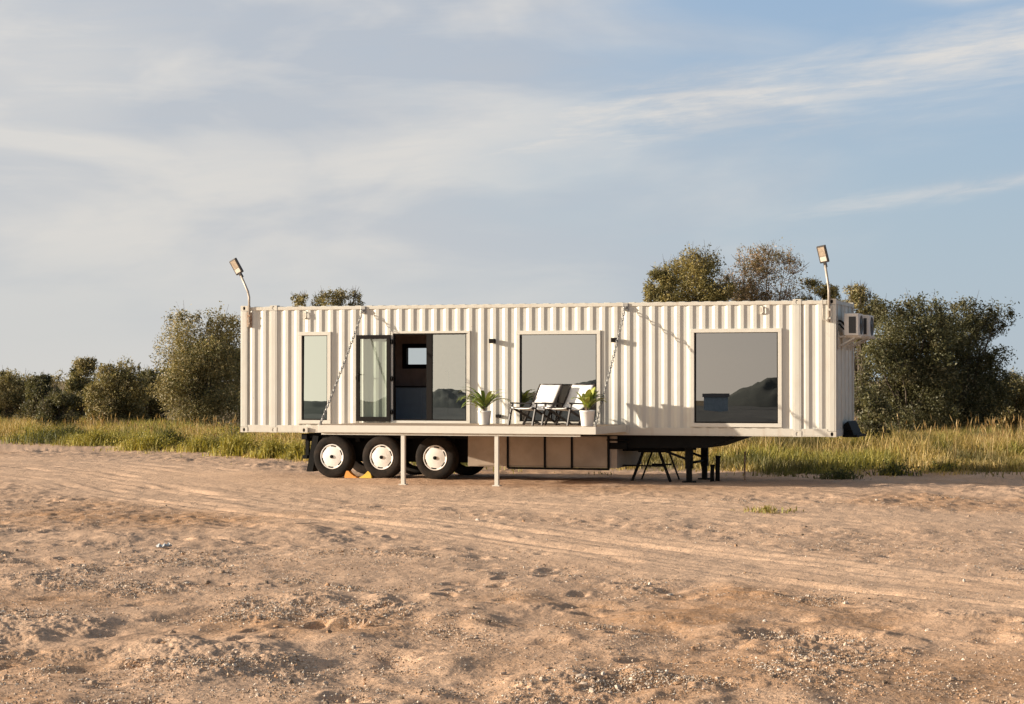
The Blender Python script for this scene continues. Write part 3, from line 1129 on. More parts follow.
# air conditioners on the right end wall
def ac(y0, label, sh):
    e = home_thing('air_conditioner', CL, y0, lz(842, 336, 0.2) - 0.02)
    tag(e, label, 'air conditioner', 'air conditioners on the right end wall')
    L_, dpt, hh = 0.72, 0.30, 0.50
    o = 0.13 + sh
    k = MB()
    k.box(o, o + dpt, 0, L_, 0.03, hh, bev=0.015)
    case = k.build('case', M['acwhite'], e)
    k = MB()
    k.box(o + 0.1, o + 0.25, -0.006, 0.02, 0.08, hh - 0.07)
    for i in range(9):
        z = 0.1 + i * 0.036
        k.box(o + 0.1, o + 0.25, -0.011, -0.004, z, z + 0.012)
    k.build('side_grille', M['acgrille'], e)
    k = MB()
    k.lathe([(0.0, 0.012), (0.05, 0.012), (0.055, 0.004), (0.19, 0.004), (0.2, 0.014), (0.205, 0.0)], 24, 'x', (o + dpt, L_ * 0.55, hh * 0.52))
    k.build('fan_grille', M['acgrille'], e)
    k = MB()
    for yy in (0.1, L_ - 0.1):
        k.bar((0.0, yy, 0.012), (o + dpt + 0.05, yy, 0.012), 0.04)
        k.bar((0.0, yy, -0.2), (o + dpt * 0.7, yy, -0.01), 0.03)
        k.box(-0.02, 0.012, yy - 0.025, yy + 0.025, -0.26, 0.12)
    k.bar((o + 0.02, 0.02, 0.006), (o + 0.02, L_ - 0.02, 0.006), 0.03)
    k.build('bracket', M['rail'], e)
    k = MB()
    k.tube([(0.0, 0.12, 0.35), (0.07, 0.08, 0.33), (o, 0.12, 0.25)], 0.022, 6)
    k.tube([(0.0, 0.2, 0.28), (0.08, 0.1, 0.2), (o, 0.16, 0.14)], 0.018, 6)
    k.build('hose', M['black'], e)


ac(0.25, 'air conditioner unit nearest the front corner on the right end wall', 0.0)
ac(1.45, 'air conditioner unit further back on the right end wall', 0.05)


# floodlights on bent poles at the two upper corners
def floodlight(u, vb, pts, head, label, brk):
    x, z = lx(u, -0.03), lz(u, vb, -0.03)
    e = home_thing('floodlight', x, -0.03, z)
    tag(e, label, 'floodlight', 'floodlights on the container roof corners')
    P = [Vector((lx(a, -0.03) - x, 0.0, lz(u, b, -0.03) - z)) for a, b in pts]
    P = [p + Vector((0, -0.0 - 0.05 * max(0, p.z - 0.8), 0)) for p in P]
    k = MB()
    k.tube(P, 0.027, 10)
    k.build('pole', M['pole'], e)
    k = MB()
    k.box(-0.055, 0.055, 0.0, 0.05, 0.0, 0.34, bev=0.006)
    k.box(-0.035, 0.035, -0.035, 0.0, 0.06, 0.1)
    k.box(-0.035, 0.035, -0.035, 0.0, 0.24, 0.28)
    k.build('bracket', M['rust'] if brk else M['rail'], e)
    if not brk:
        k = MB()
        k.tube([(0.0, -0.03, 0.1), (-0.06, -0.03, 0.02), (-0.13, 0.0, 0.06), (-0.14, 0.0, 0.5)], 0.01, 6)
        k.build('cable', M['pole'], e)
    h0 = P[-1]
    roll, wd, ht, pit, yaw = head
    mt = Matrix.Translation(h0) @ Matrix.Rotation(roll, 4, 'Y') @ Matrix.Rotation(yaw, 4, 'Z') @ Matrix.Rotation(pit, 4, 'X')
    k = MB()
    k.box(-wd / 2, wd / 2, -0.02, 0.05, 0.05, 0.05 + ht, bev=0.018, mtx=mt)
    k.box(-0.03, 0.03, -0.02, 0.04, -0.05, 0.06, bev=0.006, mtx=mt)
    k.build('lamp_case', M['lampbody'], e)
    k = MB()
    k.box(-wd / 2 + 0.03, wd / 2 - 0.03, -0.026, -0.015, 0.05 + ht * 0.38, 0.05 + ht - 0.03, mtx=mt)
    k.build('led_panel', M['led'], e)
    k = MB()
    k.box(-wd / 2 + 0.03, wd / 2 - 0.03, -0.028, -0.015, 0.085, 0.05 + ht * 0.36, bev=0.004, mtx=mt)
    k.build('lens', M['ledlow'], e)


floodlight(249.0, 327, [(249, 327), (249, 297), (247.6, 291), (241.2, 275.5)], (R(-25), 0.2, 0.37, R(10), R(-12)), 'floodlight tilting left on a bent pole at the left end of the container', True)
floodlight(829.2, 322, [(829.2, 322), (829.0, 290), (828.6, 286), (825.6, 265)], (R(-9), 0.2, 0.37, R(12), R(-12)), 'upright floodlight on a pole beside the air conditioners at the right end', False)


# black cube wall lamps
def wall_lamp(u, v, label):
    x, z = lx(u, -0.05), lz(u, v, -0.05)
    e = home_thing('wall_lamp', x, 0, z)
    tag(e, label, 'wall lamp', 'black cube lamps on the container wall')
    k = MB()
    k.box(-0.065, 0.065, -0.12, -0.015, -0.048, 0.048, bev=0.008)
    k.build('body', M['black'], e)
    k = MB()
    k.box(-0.045, 0.045, -0.015, 0.055, -0.03, 0.03)
    k.build('mount', M['black'], e)
    k = MB()
    k.box(-0.04, 0.04, -0.1, -0.035, -0.053, -0.047)
    k.build('lens', M['ledlow'], e)


wall_lamp(492.5, 341, 'black cube wall lamp between the glass door and the window behind the deck chairs')
wall_lamp(614.5, 340, 'black cube wall lamp beside the right-hand deck chain')

# kitchen counter seen through the doorway
kc = home_thing('kitchen_counter', lx(396, yi - 0.6), yi - 0.62, zi0)
tag(kc, 'blue grey kitchen counter inside, seen through the open door', 'kitchen counter')
k = MB()
kl = 2.6
for i in range(4):
    k.box(i * kl / 4 + 0.004, (i + 1) * kl / 4 - 0.004, 0, 0.02, 0.1, 0.84, bev=0.004)
k.build('cupboard_door', M['cabinet'], kc)
k = MB()
k.box(0, kl, 0.02, 0.6, 0.0, 0.85)
k.build('carcass', M['cabinet'], kc)
k = MB()
k.box(-0.02, kl + 0.02, -0.03, 0.6, 0.852, 0.89, bev=0.005)
k.build('worktop', M['darkwood'], kc)
k = MB()
k.tube([(1.15, 0.45, 0.89), (1.15, 0.45, 1.2), (1.15, 0.38, 1.26), (1.15, 0.27, 1.22)], 0.016, 8)
k.build('tap', M['black'], kc)

# ------------------------------------------------------------------ the trailer
TR = empty('semi_trailer', (OX, OY, 0), -TH)
tag(TR, 'black semi trailer chassis with three white-rimmed wheels carrying the container', 'trailer')
k = MB()
xa, xb = lx(309, 0.3), lx(735, 0.3)
for yy in (0.62, 1.72):
    k.box(xa, xb - 1.2, yy, yy + 0.14, 0.66, ZB - 0.02)
for i in range(9):
    xx = xa + i * 1.15
    k.box(xx, xx + 0.1, 0.3, 2.2, 0.82, ZB - 0.021)
k.box(xa + 0.05, lx(470, 0.55), 0.58, 0.615, 0.36, ZB - 0.02)  # dark sheet added to blacken the shaded space between the wheels
k.box(xa + 0.05, lx(470, 0.55), 1.9, 1.94, 0.36, ZB - 0.02)  # second such darkening sheet on the far side
k.box(xa, lx(640, 0.2), 0.22, 0.28, 0.9, ZB - 0.025)
k.build('chassis', M['chassis'], TR)
k = MB()
g0, g1, g2 = lx(612, 0.2), lx(706, 0.2), lx(734, 0.2)
zl = lz(650, 448.5, 0.2)
vs = []
for yy in (0.2, 2.3):
    vs += [(g0, yy, zl), (g1, yy, zl + 0.02), (g2, yy, ZB - 0.06), (g2, yy, ZB - 0.006), (g0, yy, ZB - 0.006)]
k.addv(vs, [(0, 1, 2, 3, 4), (9, 8, 7, 6, 5)] + [(i, (i + 1) % 5, 5 + (i + 1) % 5, 5 + i) for i in range(5)])
k.box(g0 - 0.15, g0 + 0.35, 0.14, 0.2, zl - 0.02, zl + 0.12, bev=0.01)
k.tube([(g0 - 0.1, 0.13, zl + 0.18), (g0 + 0.4, 0.13, zl + 0.18)], 0.02, 8)
k.lathe([(0.0, zl - 0.12), (0.045, zl - 0.12), (0.045, zl + 0.01)], 12, 'z', (g1 - 0.3, 1.25, 0))
k.build('gooseneck', M['chassis'], TR)

WR, WW = 0.49, 0.29


def wheel(x, y, sg, vis):
    """sg = -1: outer face towards the front"""
    e = MB()
    t0, t1 = y, y - sg * WW
    def Y(a):
        return t0 - sg * a
    prof = [(0.285, Y(0.03)), (0.30, Y(0.005)), (0.34, Y(-0.002)), (0.40, Y(0.0)), (0.452, Y(0.012)), (0.476, Y(0.035)), (0.488, Y(0.06))]
    for g in (0.1, 0.145, 0.19):
        prof += [(0.49, Y(g - 0.012)), (0.479, Y(g - 0.008)), (0.479, Y(g + 0.008)), (0.49, Y(g + 0.012))]
    prof += [(0.488, Y(WW - 0.06)), (0.452, Y(WW - 0.012)), (0.36, Y(WW)), (0.29, Y(WW - 0.02))]
    e.lathe(prof, 48, 'y', (x, 0, WR - 0.012))
    w = e.build('wheel', M['tyre'], TR)
    if vis:
        r_ = MB()
        n = 48
        radii = [(0.285, 0.012), (0.28, -0.006), (0.268, -0.006), (0.256, 0.010), (0.228, 0.004), (0.17, -0.008), (0.10, -0.016), (0.05, -0.02), (0.01, -0.022)]
        vs, fs = [], []
        cz = WR - 0.012
        for r, a in radii:
            for k_ in range(n):
                an = 2 * math.pi * k_ / n
                vs.append((x + r * math.cos(an), Y(a), cz + r * math.sin(an)))
        for i in range(len(radii) - 1):
            for k_ in range(n):
                if i in (3,) and (k_ % 8) in (1, 2, 3, 4):
                    continue            # hand holes
                fs.append((i * n + k_, i * n + (k_ + 1) % n, (i + 1) * n + (k_ + 1) % n, (i + 1) * n + k_))
        r_.addv(vs, fs, 0, True)
        r_.build('rim', M['rim'], w)
        h = MB()
        h.lathe([(0.0, Y(-0.045)), (0.03, Y(-0.045)), (0.04, Y(-0.038)), (0.042, Y(-0.01))], 20, 'y', (x, 0, cz))
        h.build('hub', M['chassis'], w)
        d = MB()
        d.lathe([(0.0, Y(0.05)), (0.285, Y(0.05))], 24, 'y', (x, 0, cz))  # flat disc painted near-black as the shade behind the hand holes
        d.build('hand_hole_shade', M['hole'], w)


wxs = [lx(u, 0.12) for u in (332.5, 382, 435.5)]
for x in wxs:
    wheel(x, 0.10, -1, True)
for x in wxs:
    wheel(x, 2.4, 1, False)
k = MB()
for x in wxs:
    k.tube([(x, 0.3, WR), (x, 2.2, WR)], 0.07, 10)
    k.box(x - 0.35, x + 0.35, 0.68, 0.78, WR + 0.06, WR + 0.16)
k.build('axle', M['chassis'], TR)
k = MB()
fx = lx(312, 0.2)
vs = []
for yy in (0.12, 0.5):
    vs += [(fx - 0.05, yy, 0.12), (fx + 0.1, yy, 0.12), (fx + 0.13, yy, 0.98), (fx + 0.1, yy, 0.98)]
k.addv([(fx - 0.1, 0.12, 0.13), (fx - 0.1, 0.5, 0.13), (fx + 0.06, 0.5, 0.95), (fx + 0.06, 0.12, 0.95),
        (fx + 0.05, 0.12, 0.13), (fx + 0.05, 0.5, 0.13), (fx + 0.2, 0.5, 0.95), (fx + 0.2, 0.12, 0.95)],
       [(0, 1, 2, 3), (4, 5, 6, 7), (0, 3, 7, 4), (1, 2, 6, 5), (0, 1, 5, 4), (2, 3, 7, 6)])
k.build('mud_flap', M['chassis'], TR)
k = MB()
k.box(fx - 0.22, fx - 0.08, 0.1, 2.3, 0.86, 0.99, bev=0.01)
k.box(fx - 0.16, fx - 0.08, 0.2, 0.28, 0.45, 0.9)
k.box(fx - 0.2, fx - 0.08, 0.12, 2.2, 0.42, 0.5, bev=0.01)
k.build('rear_bumper', M['chassis'], TR)
# storage boxes between wheels and gooseneck
bx0, bx1 = lx(468, 0.15), lx(617, 0.15)
bz0, bz1 = lz(560, 467.3, 0.15), ZB - 0.03
k = MB()
k.box(bx0, bx1, 0.15, 2.3, bz0, bz1, bev=0.006)
sb = k.build('storage_box', M['beige'], TR)
brk_u = [476, 508, 545, 572, 608.5]
for i in range(len(brk_u) - 1):
    k = MB()
    k.box(lx(brk_u[i], 0.14) + 0.02, lx(brk_u[i + 1], 0.14) - 0.02, 0.125, 0.147, bz0 + 0.03, bz1 - 0.02, bev=0.006)
    k.build('panel', M['beige'], sb)
k = MB()
for u_ in brk_u[1:]:
    xx = lx(u_, 0.13)
    k.box(xx - 0.022, xx + 0.022, 0.10, 0.148, bz0 - 0.03, bz1)
k.box(lx(508, 0.13), lx(609, 0.13), 0.11, 0.16, bz0 - 0.05, bz0 - 0.004)
k.build('strap', M['chassis'], sb)
# landing legs
for yy, u_ in ((0.42, 689), (1.95, 704.5)):
    xx = lx(u_, yy)
    k = MB()
    k.box(xx - 0.075, xx + 0.075, yy - 0.075, yy + 0.075, 0.3, zl + 0.03, bev=0.008)
    k.box(xx - 0.055, xx + 0.055, yy - 0.055, yy + 0.055, 0.03, 0.3, bev=0.006)
    k.box(xx - 0.13, xx + 0.13, yy - 0.13, yy + 0.13, -0.03, 0.03, bev=0.006)
    k.bar((xx - 0.05, yy, 0.5), (xx - 0.75, yy, zl + 0.02), 0.05)
    k.build('landing_leg', M['chassis'], TR)
k = MB()
xx0, xx1 = lx(689, 0.42), lx(704.5, 1.95)
k.tube([(xx0, 0.45, 0.42), (xx1, 1.92, 0.42)], 0.03, 8)
k.tube([(xx0 + 0.08, 0.34, 0.5), (xx0 + 0.08, 0.25, 0.5), (xx0 + 0.08, 0.22, 0.3)], 0.014, 6)
k.build('crank_shaft', M['chassis'], TR)


# steel trestle under the gooseneck, stakes, chocks
def ground_z(p):
    return float(height(np.array([p.x]), np.array([p.y]))[0])


tx, ty = lx(650.5, 0.6), 0.6
wp = world_of(tx, ty)
te = empty('trestle', (wp.x, wp.y, 0), -TH)
tag(te, 'black steel trestle with splayed legs under the trailer gooseneck', 'trestle')
k = MB()
k.box(-0.28, 0.28, -0.02, 0.95, zl - 0.1, zl - 0.03, bev=0.006)
k.bar((-0.95, 0.02, 0.34), (0.3, 0.02, 0.34), 0.035)
k.bar((-0.2, 0.9, 0.34), (0.25, 0.9, 0.34), 0.035)
k.build('top_beam', M['chassis'], te)
for yy in (0.0, 0.11, 0.9):
    for s_ in (-1, 1):
        k = MB()
        k.bar((s_ * 0.18, yy, zl - 0.08), (s_ * 0.44, yy, -0.02), 0.032)
        k.build('leg', M['chassis'], te)
for (u_, yy, hh, w_, lab) in ((712, 0.9, 0.36, 0.045, 'short dark steel stake in the sand right of the landing legs'), (717.5, 1.0, 0.55, 0.05, 'taller dark steel stake in the sand right of the landing legs'), (744.5, 1.8, 0.62, 0.02, 'thin rusty rod standing in the sand right of the stakes')):
    p = world_of(lx(u_, yy), yy)
    gz = ground_z(p)
    k = MB()
    k.tube([(0, 0, -0.15), (0.0, 0, hh * 0.5), (0.01, 0.0, hh)], w_, 8)
    k.lathe([(0.0, hh + 0.01), (w_ * 1.25, hh + 0.005), (w_ * 1.25, hh - 0.03)], 8, 'z', (0.01, 0, 0))
    o = k.build('stake', M['chassis'] if w_ > 0.03 else M['rust'], None)
    o.location = (p.x, p.y, gz)
    tag(o, lab, 'stake', 'stakes right of the landing legs')

for (u_, m_, lab, s_) in ((350.5, 'orange', 'small orange wedge chock behind the first white-rimmed wheel', -1), (365.5, 'yellow', 'small yellow wedge chock in front of the second white-rimmed wheel', 1)):
    yy = 0.12
    p = world_of(lx(u_, yy), yy)
    k = MB()
    w_ = 0.15
    pr = [(-0.17, 0.0), (0.17, 0.0), (0.17, 0.03), (0.10, 0.05), (0.0, 0.13), (-0.06, 0.2), (-0.12, 0.2), (-0.17, 0.05)]
    pr = [(x * -s_ * 0.85, z * 0.8) for x, z in pr]
    n = len(pr)
    k.addv([(x, 0, z) for x, z in pr] + [(x, w_, z) for x, z in pr], [tuple(range(n)), tuple(range(n, 2 * n))] + [(i, (i + 1) % n, n + (i + 1) % n, n + i) for i in range(n)])
    for yq in (0.03, 0.09):
        k.box(-0.1, 0.1, yq, yq + 0.02, 0.02, 0.05)
    o = k.build('wheel_chock', M[m_])
    o.location = (p.x, p.y, 0.0)
    o.rotation_euler = (0, 0, -TH)
    tag(o, lab, 'wheel chock', 'wedge chocks at the trailer wheels')

# ------------------------------------------------------------------ deck chairs


def deck_chair(name):
    e = empty(name, (0, 0, 0))
    w = 0.31
    th = 0.03
    for s in (-1, 1):
        x = s * w
        k = MB()
        k.bar((x, 0.46, 0.86), (x, -0.10, 0.0), th, 0.05)
        k.build('back_rail', M['darkwood'], e)
        k = MB()
        x2 = s * (w - 0.035)
        k.bar((x2, -0.46, 0.37), (x2, 0.42, 0.0), th, 0.045)
        k.build('seat_rail', M['darkwood'], e)
        k = MB()
        x3 = s * (w + 0.035)
        k.bar((x3, -0.40, 0.455), (x3, -0.52, 0.0), th, 0.045)
        k.build('front_leg', M['darkwood'], e)
        k = MB()
        k.bar((x3, -0.5, 0.475), (x3, 0.2, 0.45), 0.055, 0.03)
        k.build('armrest', M['darkwood'], e)
    for (yb, zb_, rb, ov) in ((0.46, 0.86, 0.018, 0.02), (-0.47, 0.37, 0.018, 0.04), (0.40, 0.02, 0.014, 0.0), (-0.08, 0.035, 0.014, 0.0)):
        k = MB()
        k.tube([(-w - ov, yb, zb_), (w + ov, yb, zb_)], rb, 8)
        k.build('crossbar', M['darkwood'], e)
    # sling
    prof = [(0.485, 0.865), (0.462, 0.882), (0.43, 0.845), (0.36, 0.73), (0.285, 0.6), (0.21, 0.48), (0.13, 0.395), (0.04, 0.345), (-0.08, 0.325), (-0.2, 0.33), (-0.33, 0.35), (-0.45, 0.392), (-0.48, 0.39), (-0.495, 0.365)]
    hw = w - 0.02
    k = MB()
    n = len(prof)
    m_ = 7
    vs, fs = [], []
    for (y, z) in prof:
        for j in range(m_):
            a = j / (m_ - 1) * 2 - 1
            vs.append((a * hw, y, z - 0.018 * (1 - a * a)))
    for i in range(n - 1):
        for j in range(m_ - 1):
            fs.append((i * m_ + j, i * m_ + j + 1, (i + 1) * m_ + j + 1, (i + 1) * m_ + j))
    k.addv(vs, fs, 0, True)
    o = k.build('sling', M['canvas'], e)
    md = o.modifiers.new('thick', 'SOLIDIFY')
    md.thickness = 0.004
    return e


def on_deck(u, v=None, y=None):
    """deck point seen at picture column u and depth y"""
    p = world_of(lx(u, y), y, DZ1)
    return p


ch1 = deck_chair('deck_chair')
ch1.location = on_deck(537.0, y=-1.2)
ch1.rotation_euler = (0, 0, R(-43))
tag(ch1, 'white canvas deck chair standing clear of the plants, nearer the glass door', 'deck chair', 'deck chairs on the fold-down deck')
ch2 = copy_tree(ch1)
ch2.location = on_deck(570.0, y=-1.2)
ch2.rotation_euler = (0, 0, R(-40))
tag(ch2, 'white canvas deck chair partly hidden behind the broad-leaved potted plant', 'deck chair', 'deck chairs on the fold-down deck')


# ------------------------------------------------------------------ potted plants
def leaf_strip(base, direc, length, width, droop, lift, n=8):
    """arching leaf: list of (left, right) points"""
    out = []
    d = Vector(direc).normalized()
    side = d.cross(Vector((0, 0, 1)))
    if side.length < 0.1:
        side = Vector((1, 0, 0))
    side.normalize()
    p = Vector(base)
    ang = lift
    hd = Vector((d.x, d.y, 0)).normalized()
    pts = []
    for i in range(n + 1):
        t = i / n
        w = width * (math.sin(math.pi * min(1, t * 0.9 + 0.1)) ** 0.8) * (1 if t < 1 else 0)
        c = p.copy()
        pts.append((c - side * w / 2 + Vector((0, 0, 0.12 * w)), c, c + side * w / 2 + Vector((0, 0, 0.12 * w))))
        a = ang - droop * t * t
        p = p + (hd * math.cos(a) + Vector((0, 0, 1)) * math.sin(a)) * (length / n)
    return pts


def potted_plant(loc, rtop, rbot, ph, leaves, label, name='potted_plant'):
    e = empty(name, loc, 0)
    tag(e, label, 'potted plant', 'potted plants on the deck')
    k = MB()
    k.lathe([(0.0, 0.0), (rbot * 0.96, 0.0), (rbot, 0.01), (rtop * 0.985, ph - 0.03), (rtop, ph - 0.028), (rtop, ph), (rtop - 0.012, ph), (rtop - 0.016, ph - 0.04), (0.02, ph - 0.045)], 28, 'z')
    k.build('pot', M['pot'], e)
    k = MB()
    k.lathe([(0.0, ph - 0.025), (rtop - 0.014, ph - 0.03)], 20, 'z')
    k.build('soil', M['soil'], e)
    V, Q, C = [], [], []
    for (b, d, L, w, dr, lf, col) in leaves:
        pts = leaf_strip(b, d, L, w, dr, lf)
        o = len(V)
        for i, (a, c, r) in enumerate(pts):
            V += [a, c, r]
            f = 0.85 + 0.3 * random.random()
            C += [tuple(x * f for x in col)] * 3
        for i in range(len(pts) - 1):
            for j in (0, 1):
                Q.append((o + i * 3 + j, o + i * 3 + j + 1, o + i * 3 + 3 + j + 1, o + i * 3 + 3 + j))
    ob = np_mesh('foliage', [tuple(v) for v in V], Q, None, {'Col': C}, M['plant'], True, e)
    st = MB()
    for (b, d, L, w, dr, lf, col) in leaves[::3]:
        st.tube([(b[0] * 0.5, b[1] * 0.5, ph - 0.04), b], 0.008, 5)
    st.build('stem', M['twig'], e)
    return e


ph1 = 0.3
lv = []
for i in range(34):
    a = random.random() * 6.283
    z = ph1 + 0.02 + 0.16 * random.random()
    g = random.choice([(0.2, 0.27, 0.05), (0.13, 0.2, 0.045), (0.32, 0.36, 0.1)])
    lv.append(((0.04 * math.cos(a), 0.04 * math.sin(a), z), (math.cos(a), math.sin(a), 0), 0.46 + 0.3 * random.random(), 0.085, 1.2 + 0.9 * random.random(), 0.45 + 0.6 * random.random(), g))
potted_plant(on_deck(484.5, y=-1.25), 0.145, 0.115, ph1, lv, 'potted plant with long thin arching leaves in a white pot near the glass door')
ph2 = 0.33
lv = []
for i in range(20):
    a = random.gauss(0.0, 1.1) if i % 3 else i * 2.4
    up = i < 12
    z = ph2 + 0.02 + 0.12 * random.random()
    g = random.choice([(0.3, 0.36, 0.06), (0.18, 0.25, 0.045), (0.4, 0.43, 0.1)])
    lv.append(((0.05 * math.cos(a), 0.05 * math.sin(a), z), (math.cos(a), math.sin(a), 0), (0.36 if up else 0.36) + 0.12 * random.random(), 0.15, (0.4 if up else 1.4) + 0.6 * random.random(), (1.15 if up else 0.65) + 0.25 * random.random(), g))
potted_plant(on_deck(587.2, y=-2.1), 0.16, 0.12, ph2, lv, 'broad-leaved upright potted plant in a white pot at the right deck corner')


# ------------------------------------------------------------------ trees
def leaf_cloud(centers, radii, n, size, rg, nlob):
    """leaf centres spread through a set of clumps: big ones denser near their skins, sprays loose and feathery"""
    radii = np.array(radii)
    vol = (radii[:, 0] * radii[:, 1] * radii[:, 2]) ** 0.72
    pick = rg.choice(len(centers), n, p=vol / vol.sum())
    d = rg.normal(size=(n, 3))
    d /= np.linalg.norm(d, axis=1)[:, None]
    big = pick <= nlob
    r1 = 0.55 + 0.5 * rg.random(n) ** 0.7 + 0.05 * rg.normal(size=n)
    r2 = np.minimum(np.abs(rg.normal(size=n)) * 0.6, 1.15)
    rad = np.where(big, r1, r2)
    ph = np.array(centers)[pick]
    wob = 1 + 0.7 * fbm(d[:, 0] * 2.3 + pick * 3.7, d[:, 2] * 2.3 + d[:, 1] * 1.7, 77, 2)
    return ph + d * (rad * wob)[:, None] * radii[pick], pick


def leaves_mesh(P, size, cols, rg, aspect=2.4, up=0.25):
    n = len(P)
    a = rg.normal(size=(n, 3))
    a[:, 2] = a[:, 2] * 0.8 + up
    a /= np.linalg.norm(a, axis=1)[:, None]
    b = np.cross(a, rg.normal(size=(n, 3)))
    b /= np.linalg.norm(b, axis=1)[:, None]
    L = (size * (0.6 + 0.8 * rg.random(n)))[:, None]
    Wd = L / aspect
    V = np.empty((n, 4, 3))
    V[:, 0] = P - a * L * 0.5
    V[:, 1] = P + b * Wd * 0.5
    V[:, 2] = P + a * L * 0.5
    V[:, 3] = P - b * Wd * 0.5
    Q = np.arange(n * 4).reshape(n, 4)
    C = np.repeat(cols, 4, axis=0)
    return V.reshape(-1, 3), Q, C


def tree(name, x, y, top, width, label, cat='tree', group=None, seed=1, n=9000, leaf=0.1, palette=None, base=0.25, sparse=0.0, lobes=26, squash=1.0, depth=None):
    rg = np.random.default_rng(seed)
    n = int(n * 4.2)
    leaf *= 0.9
    lobes = int(lobes * 1.7)
    gz = float(height(np.array([x]), np.array([y]), False)[0])
    H = top - gz
    e = empty(name, (x, y, gz), 0)
    tag(e, label, cat, group)
    palette = palette or [(0.085, 0.085, 0.04), (0.125, 0.115, 0.06), (0.06, 0.068, 0.03), (0.16, 0.14, 0.08)]
    rx = width / 2
    ry = (depth or width) / 2
    cen, rad = [], []
    lo = base * H
    for i in range(lobes):
        while True:
            q = rg.uniform(-1, 1, 3)
            if abs(q[0]) ** 2.1 + abs(q[1]) ** 2.1 + abs(q[2]) ** 2.1 < 1:
                break
        zz = lo + (H - lo) * (0.5 + 0.5 * q[2])
        tz = (zz - lo) / (H - lo)
        r = (0.115 + 0.105 * rg.random()) * min(width, H * 1.2) * (1.0 - 0.25 * tz)
        k = 1.02
        cen.append((q[0] * (rx - r * 0.7) * k, q[1] * (ry - r * 0.7) * k, min(max(zz, lo + r * 0.4), H - r * 0.62)))
        rad.append((r, r, r * (0.78 * squash)))
    # make sure the height is reached and the skirt is closed
    nlob = len(cen) - 1
    topz = sorted(c[2] + r[2] for c, r in zip(cen, rad))[-3]
    cen = [(c[0], c[1], lo + (c[2] - lo) * (H - lo) / (topz - lo) if topz > lo else c[2]) for c in cen]
    cen = [(c[0], c[1], min(c[2], H - r[2] * 0.8)) for c, r in zip(cen, rad)]
    order = sorted(range(len(cen)), key=lambda i: cen[i][2])      # bridge clumps that would float free
    placed = [order[0]]
    for i in order[1:]:
        c = np.array(cen[i])
        j = min(placed, key=lambda j_: np.linalg.norm(np.array(cen[j_]) - c) / (rad[i][0] + rad[j_][0]))
        t_ = np.array(cen[j])
        g_ = np.linalg.norm(t_ - c) / (rad[i][0] + rad[j][0])
        for q in range(int(g_ / 0.55)):
            f_ = (q + 1) / (int(g_ / 0.55) + 1)
            cen.append(tuple(t_ + (c - t_) * f_ + rg.normal(size=3) * 0.1 * rad[i][0]))
            r_ = 1.05 * (rad[j][0] * (1 - f_) + rad[i][0] * f_)
            rad.append((r_, r_, r_ * 0.85))
        placed.append(i)
    nlob = len(cen) - 1
    lobes = len(cen)
    # small sprays on the outline
    ns = lobes
    for i in range(ns):
        j = rg.integers(0, lobes)
        d = rg.normal(size=3)
        d /= np.linalg.norm(d)
        d[2] = abs(d[2]) * 0.9
        c = np.array(cen[j]) + d * np.array(rad[j]) * 0.95
        if c[2] < H * 1.02:
            cen.append(tuple(c))
            s_ = rad[j][0] * (0.3 + 0.3 * rg.random())
            rad.append((s_ * 0.8, s_ * 0.8, s_ * 1.5))
    P, pick = leaf_cloud(cen, rad, n, leaf, rg, nlob)
    keep = P[:, 2] > 0.04
    P, pick = P[keep], pick[keep]
    # ragged gaps
    g = fbm(P[:, 0] * 2.0 + P[:, 1] * 1.3 + seed, P[:, 2] * 2.2 + P[:, 1] * 0.7, 200 + seed, 2)
    keep = g > (-0.42 + sparse)
    P, pick = P[keep], pick[keep]
    clump = rg.random(len(cen))
    pi = (clump[pick] * 0.65 + rg.random(len(P)) * 0.35) * len(palette)
    cols = 1.42 * np.array(palette)[np.clip(pi.astype(int), 0, len(palette) - 1)] * (0.82 + 0.36 * rg.random(len(P)))[:, None] * (0.7 + 0.6 * rg.random(len(cen)))[pick][:, None]
    V, Q, C = leaves_mesh(P, leaf, cols, rg)
    np_mesh('crown', V, Q, None, {'Col': C}, M['leaf'], False, e)
    k = MB()
    nst = 1 if width < 2 else 3
    for s in range(nst):
        bx_, by_ = rg.uniform(-0.12, 0.12) * width, rg.uniform(-0.1, 0.1) * width
        k.tube([(bx_ * 0.4, by_ * 0.4, -0.1), (bx_ * 0.7, by_ * 0.7, 0.3 * H * 0.5), (bx_, by_, 0.45 * H)], [0.035 * H ** 0.7, 0.028 * H ** 0.7, 0.018 * H ** 0.7], 7)
    for j in range(min(len(cen), 30)):
        c = Vector(cen[j])
        st = Vector((c.x * 0.2, c.y * 0.2, max(0.08 * H, c.z * 0.4)))
        md = (st + c) / 2 + Vector((rg.uniform(-0.1, 0.1), rg.uniform(-0.1, 0.1), rg.uniform(-0.05, 0.12)))
        k.tube([st, md, c], [0.012 * H ** 0.7, 0.009 * H ** 0.7, 0.004], 5, cap=False)
        for _ in range(3 if not sparse else 9):
            d = Vector(rg.normal(size=3)).normalized()
            d.z = abs(d.z)
            k.tube([c, c + d * rad[j][0] * 0.6 + Vector((0, 0, 0.05)), c + d * rad[j][0] * 1.15 + Vector((0, 0, 0.14))], [0.010, 0.007, 0.003], 4, cap=False)
    k.build('trunk', M['twig'] if sparse > 0.1 else M['bark'], e)
    return e


def tree_px(name, u, D, vtop, wpx, label, **kw):
    x, y = at(u, D)
    return tree(name, x, y, CAMZ - (vtop - HORIZON) * D / F, wpx * 1.06 * D / F, label, **kw)


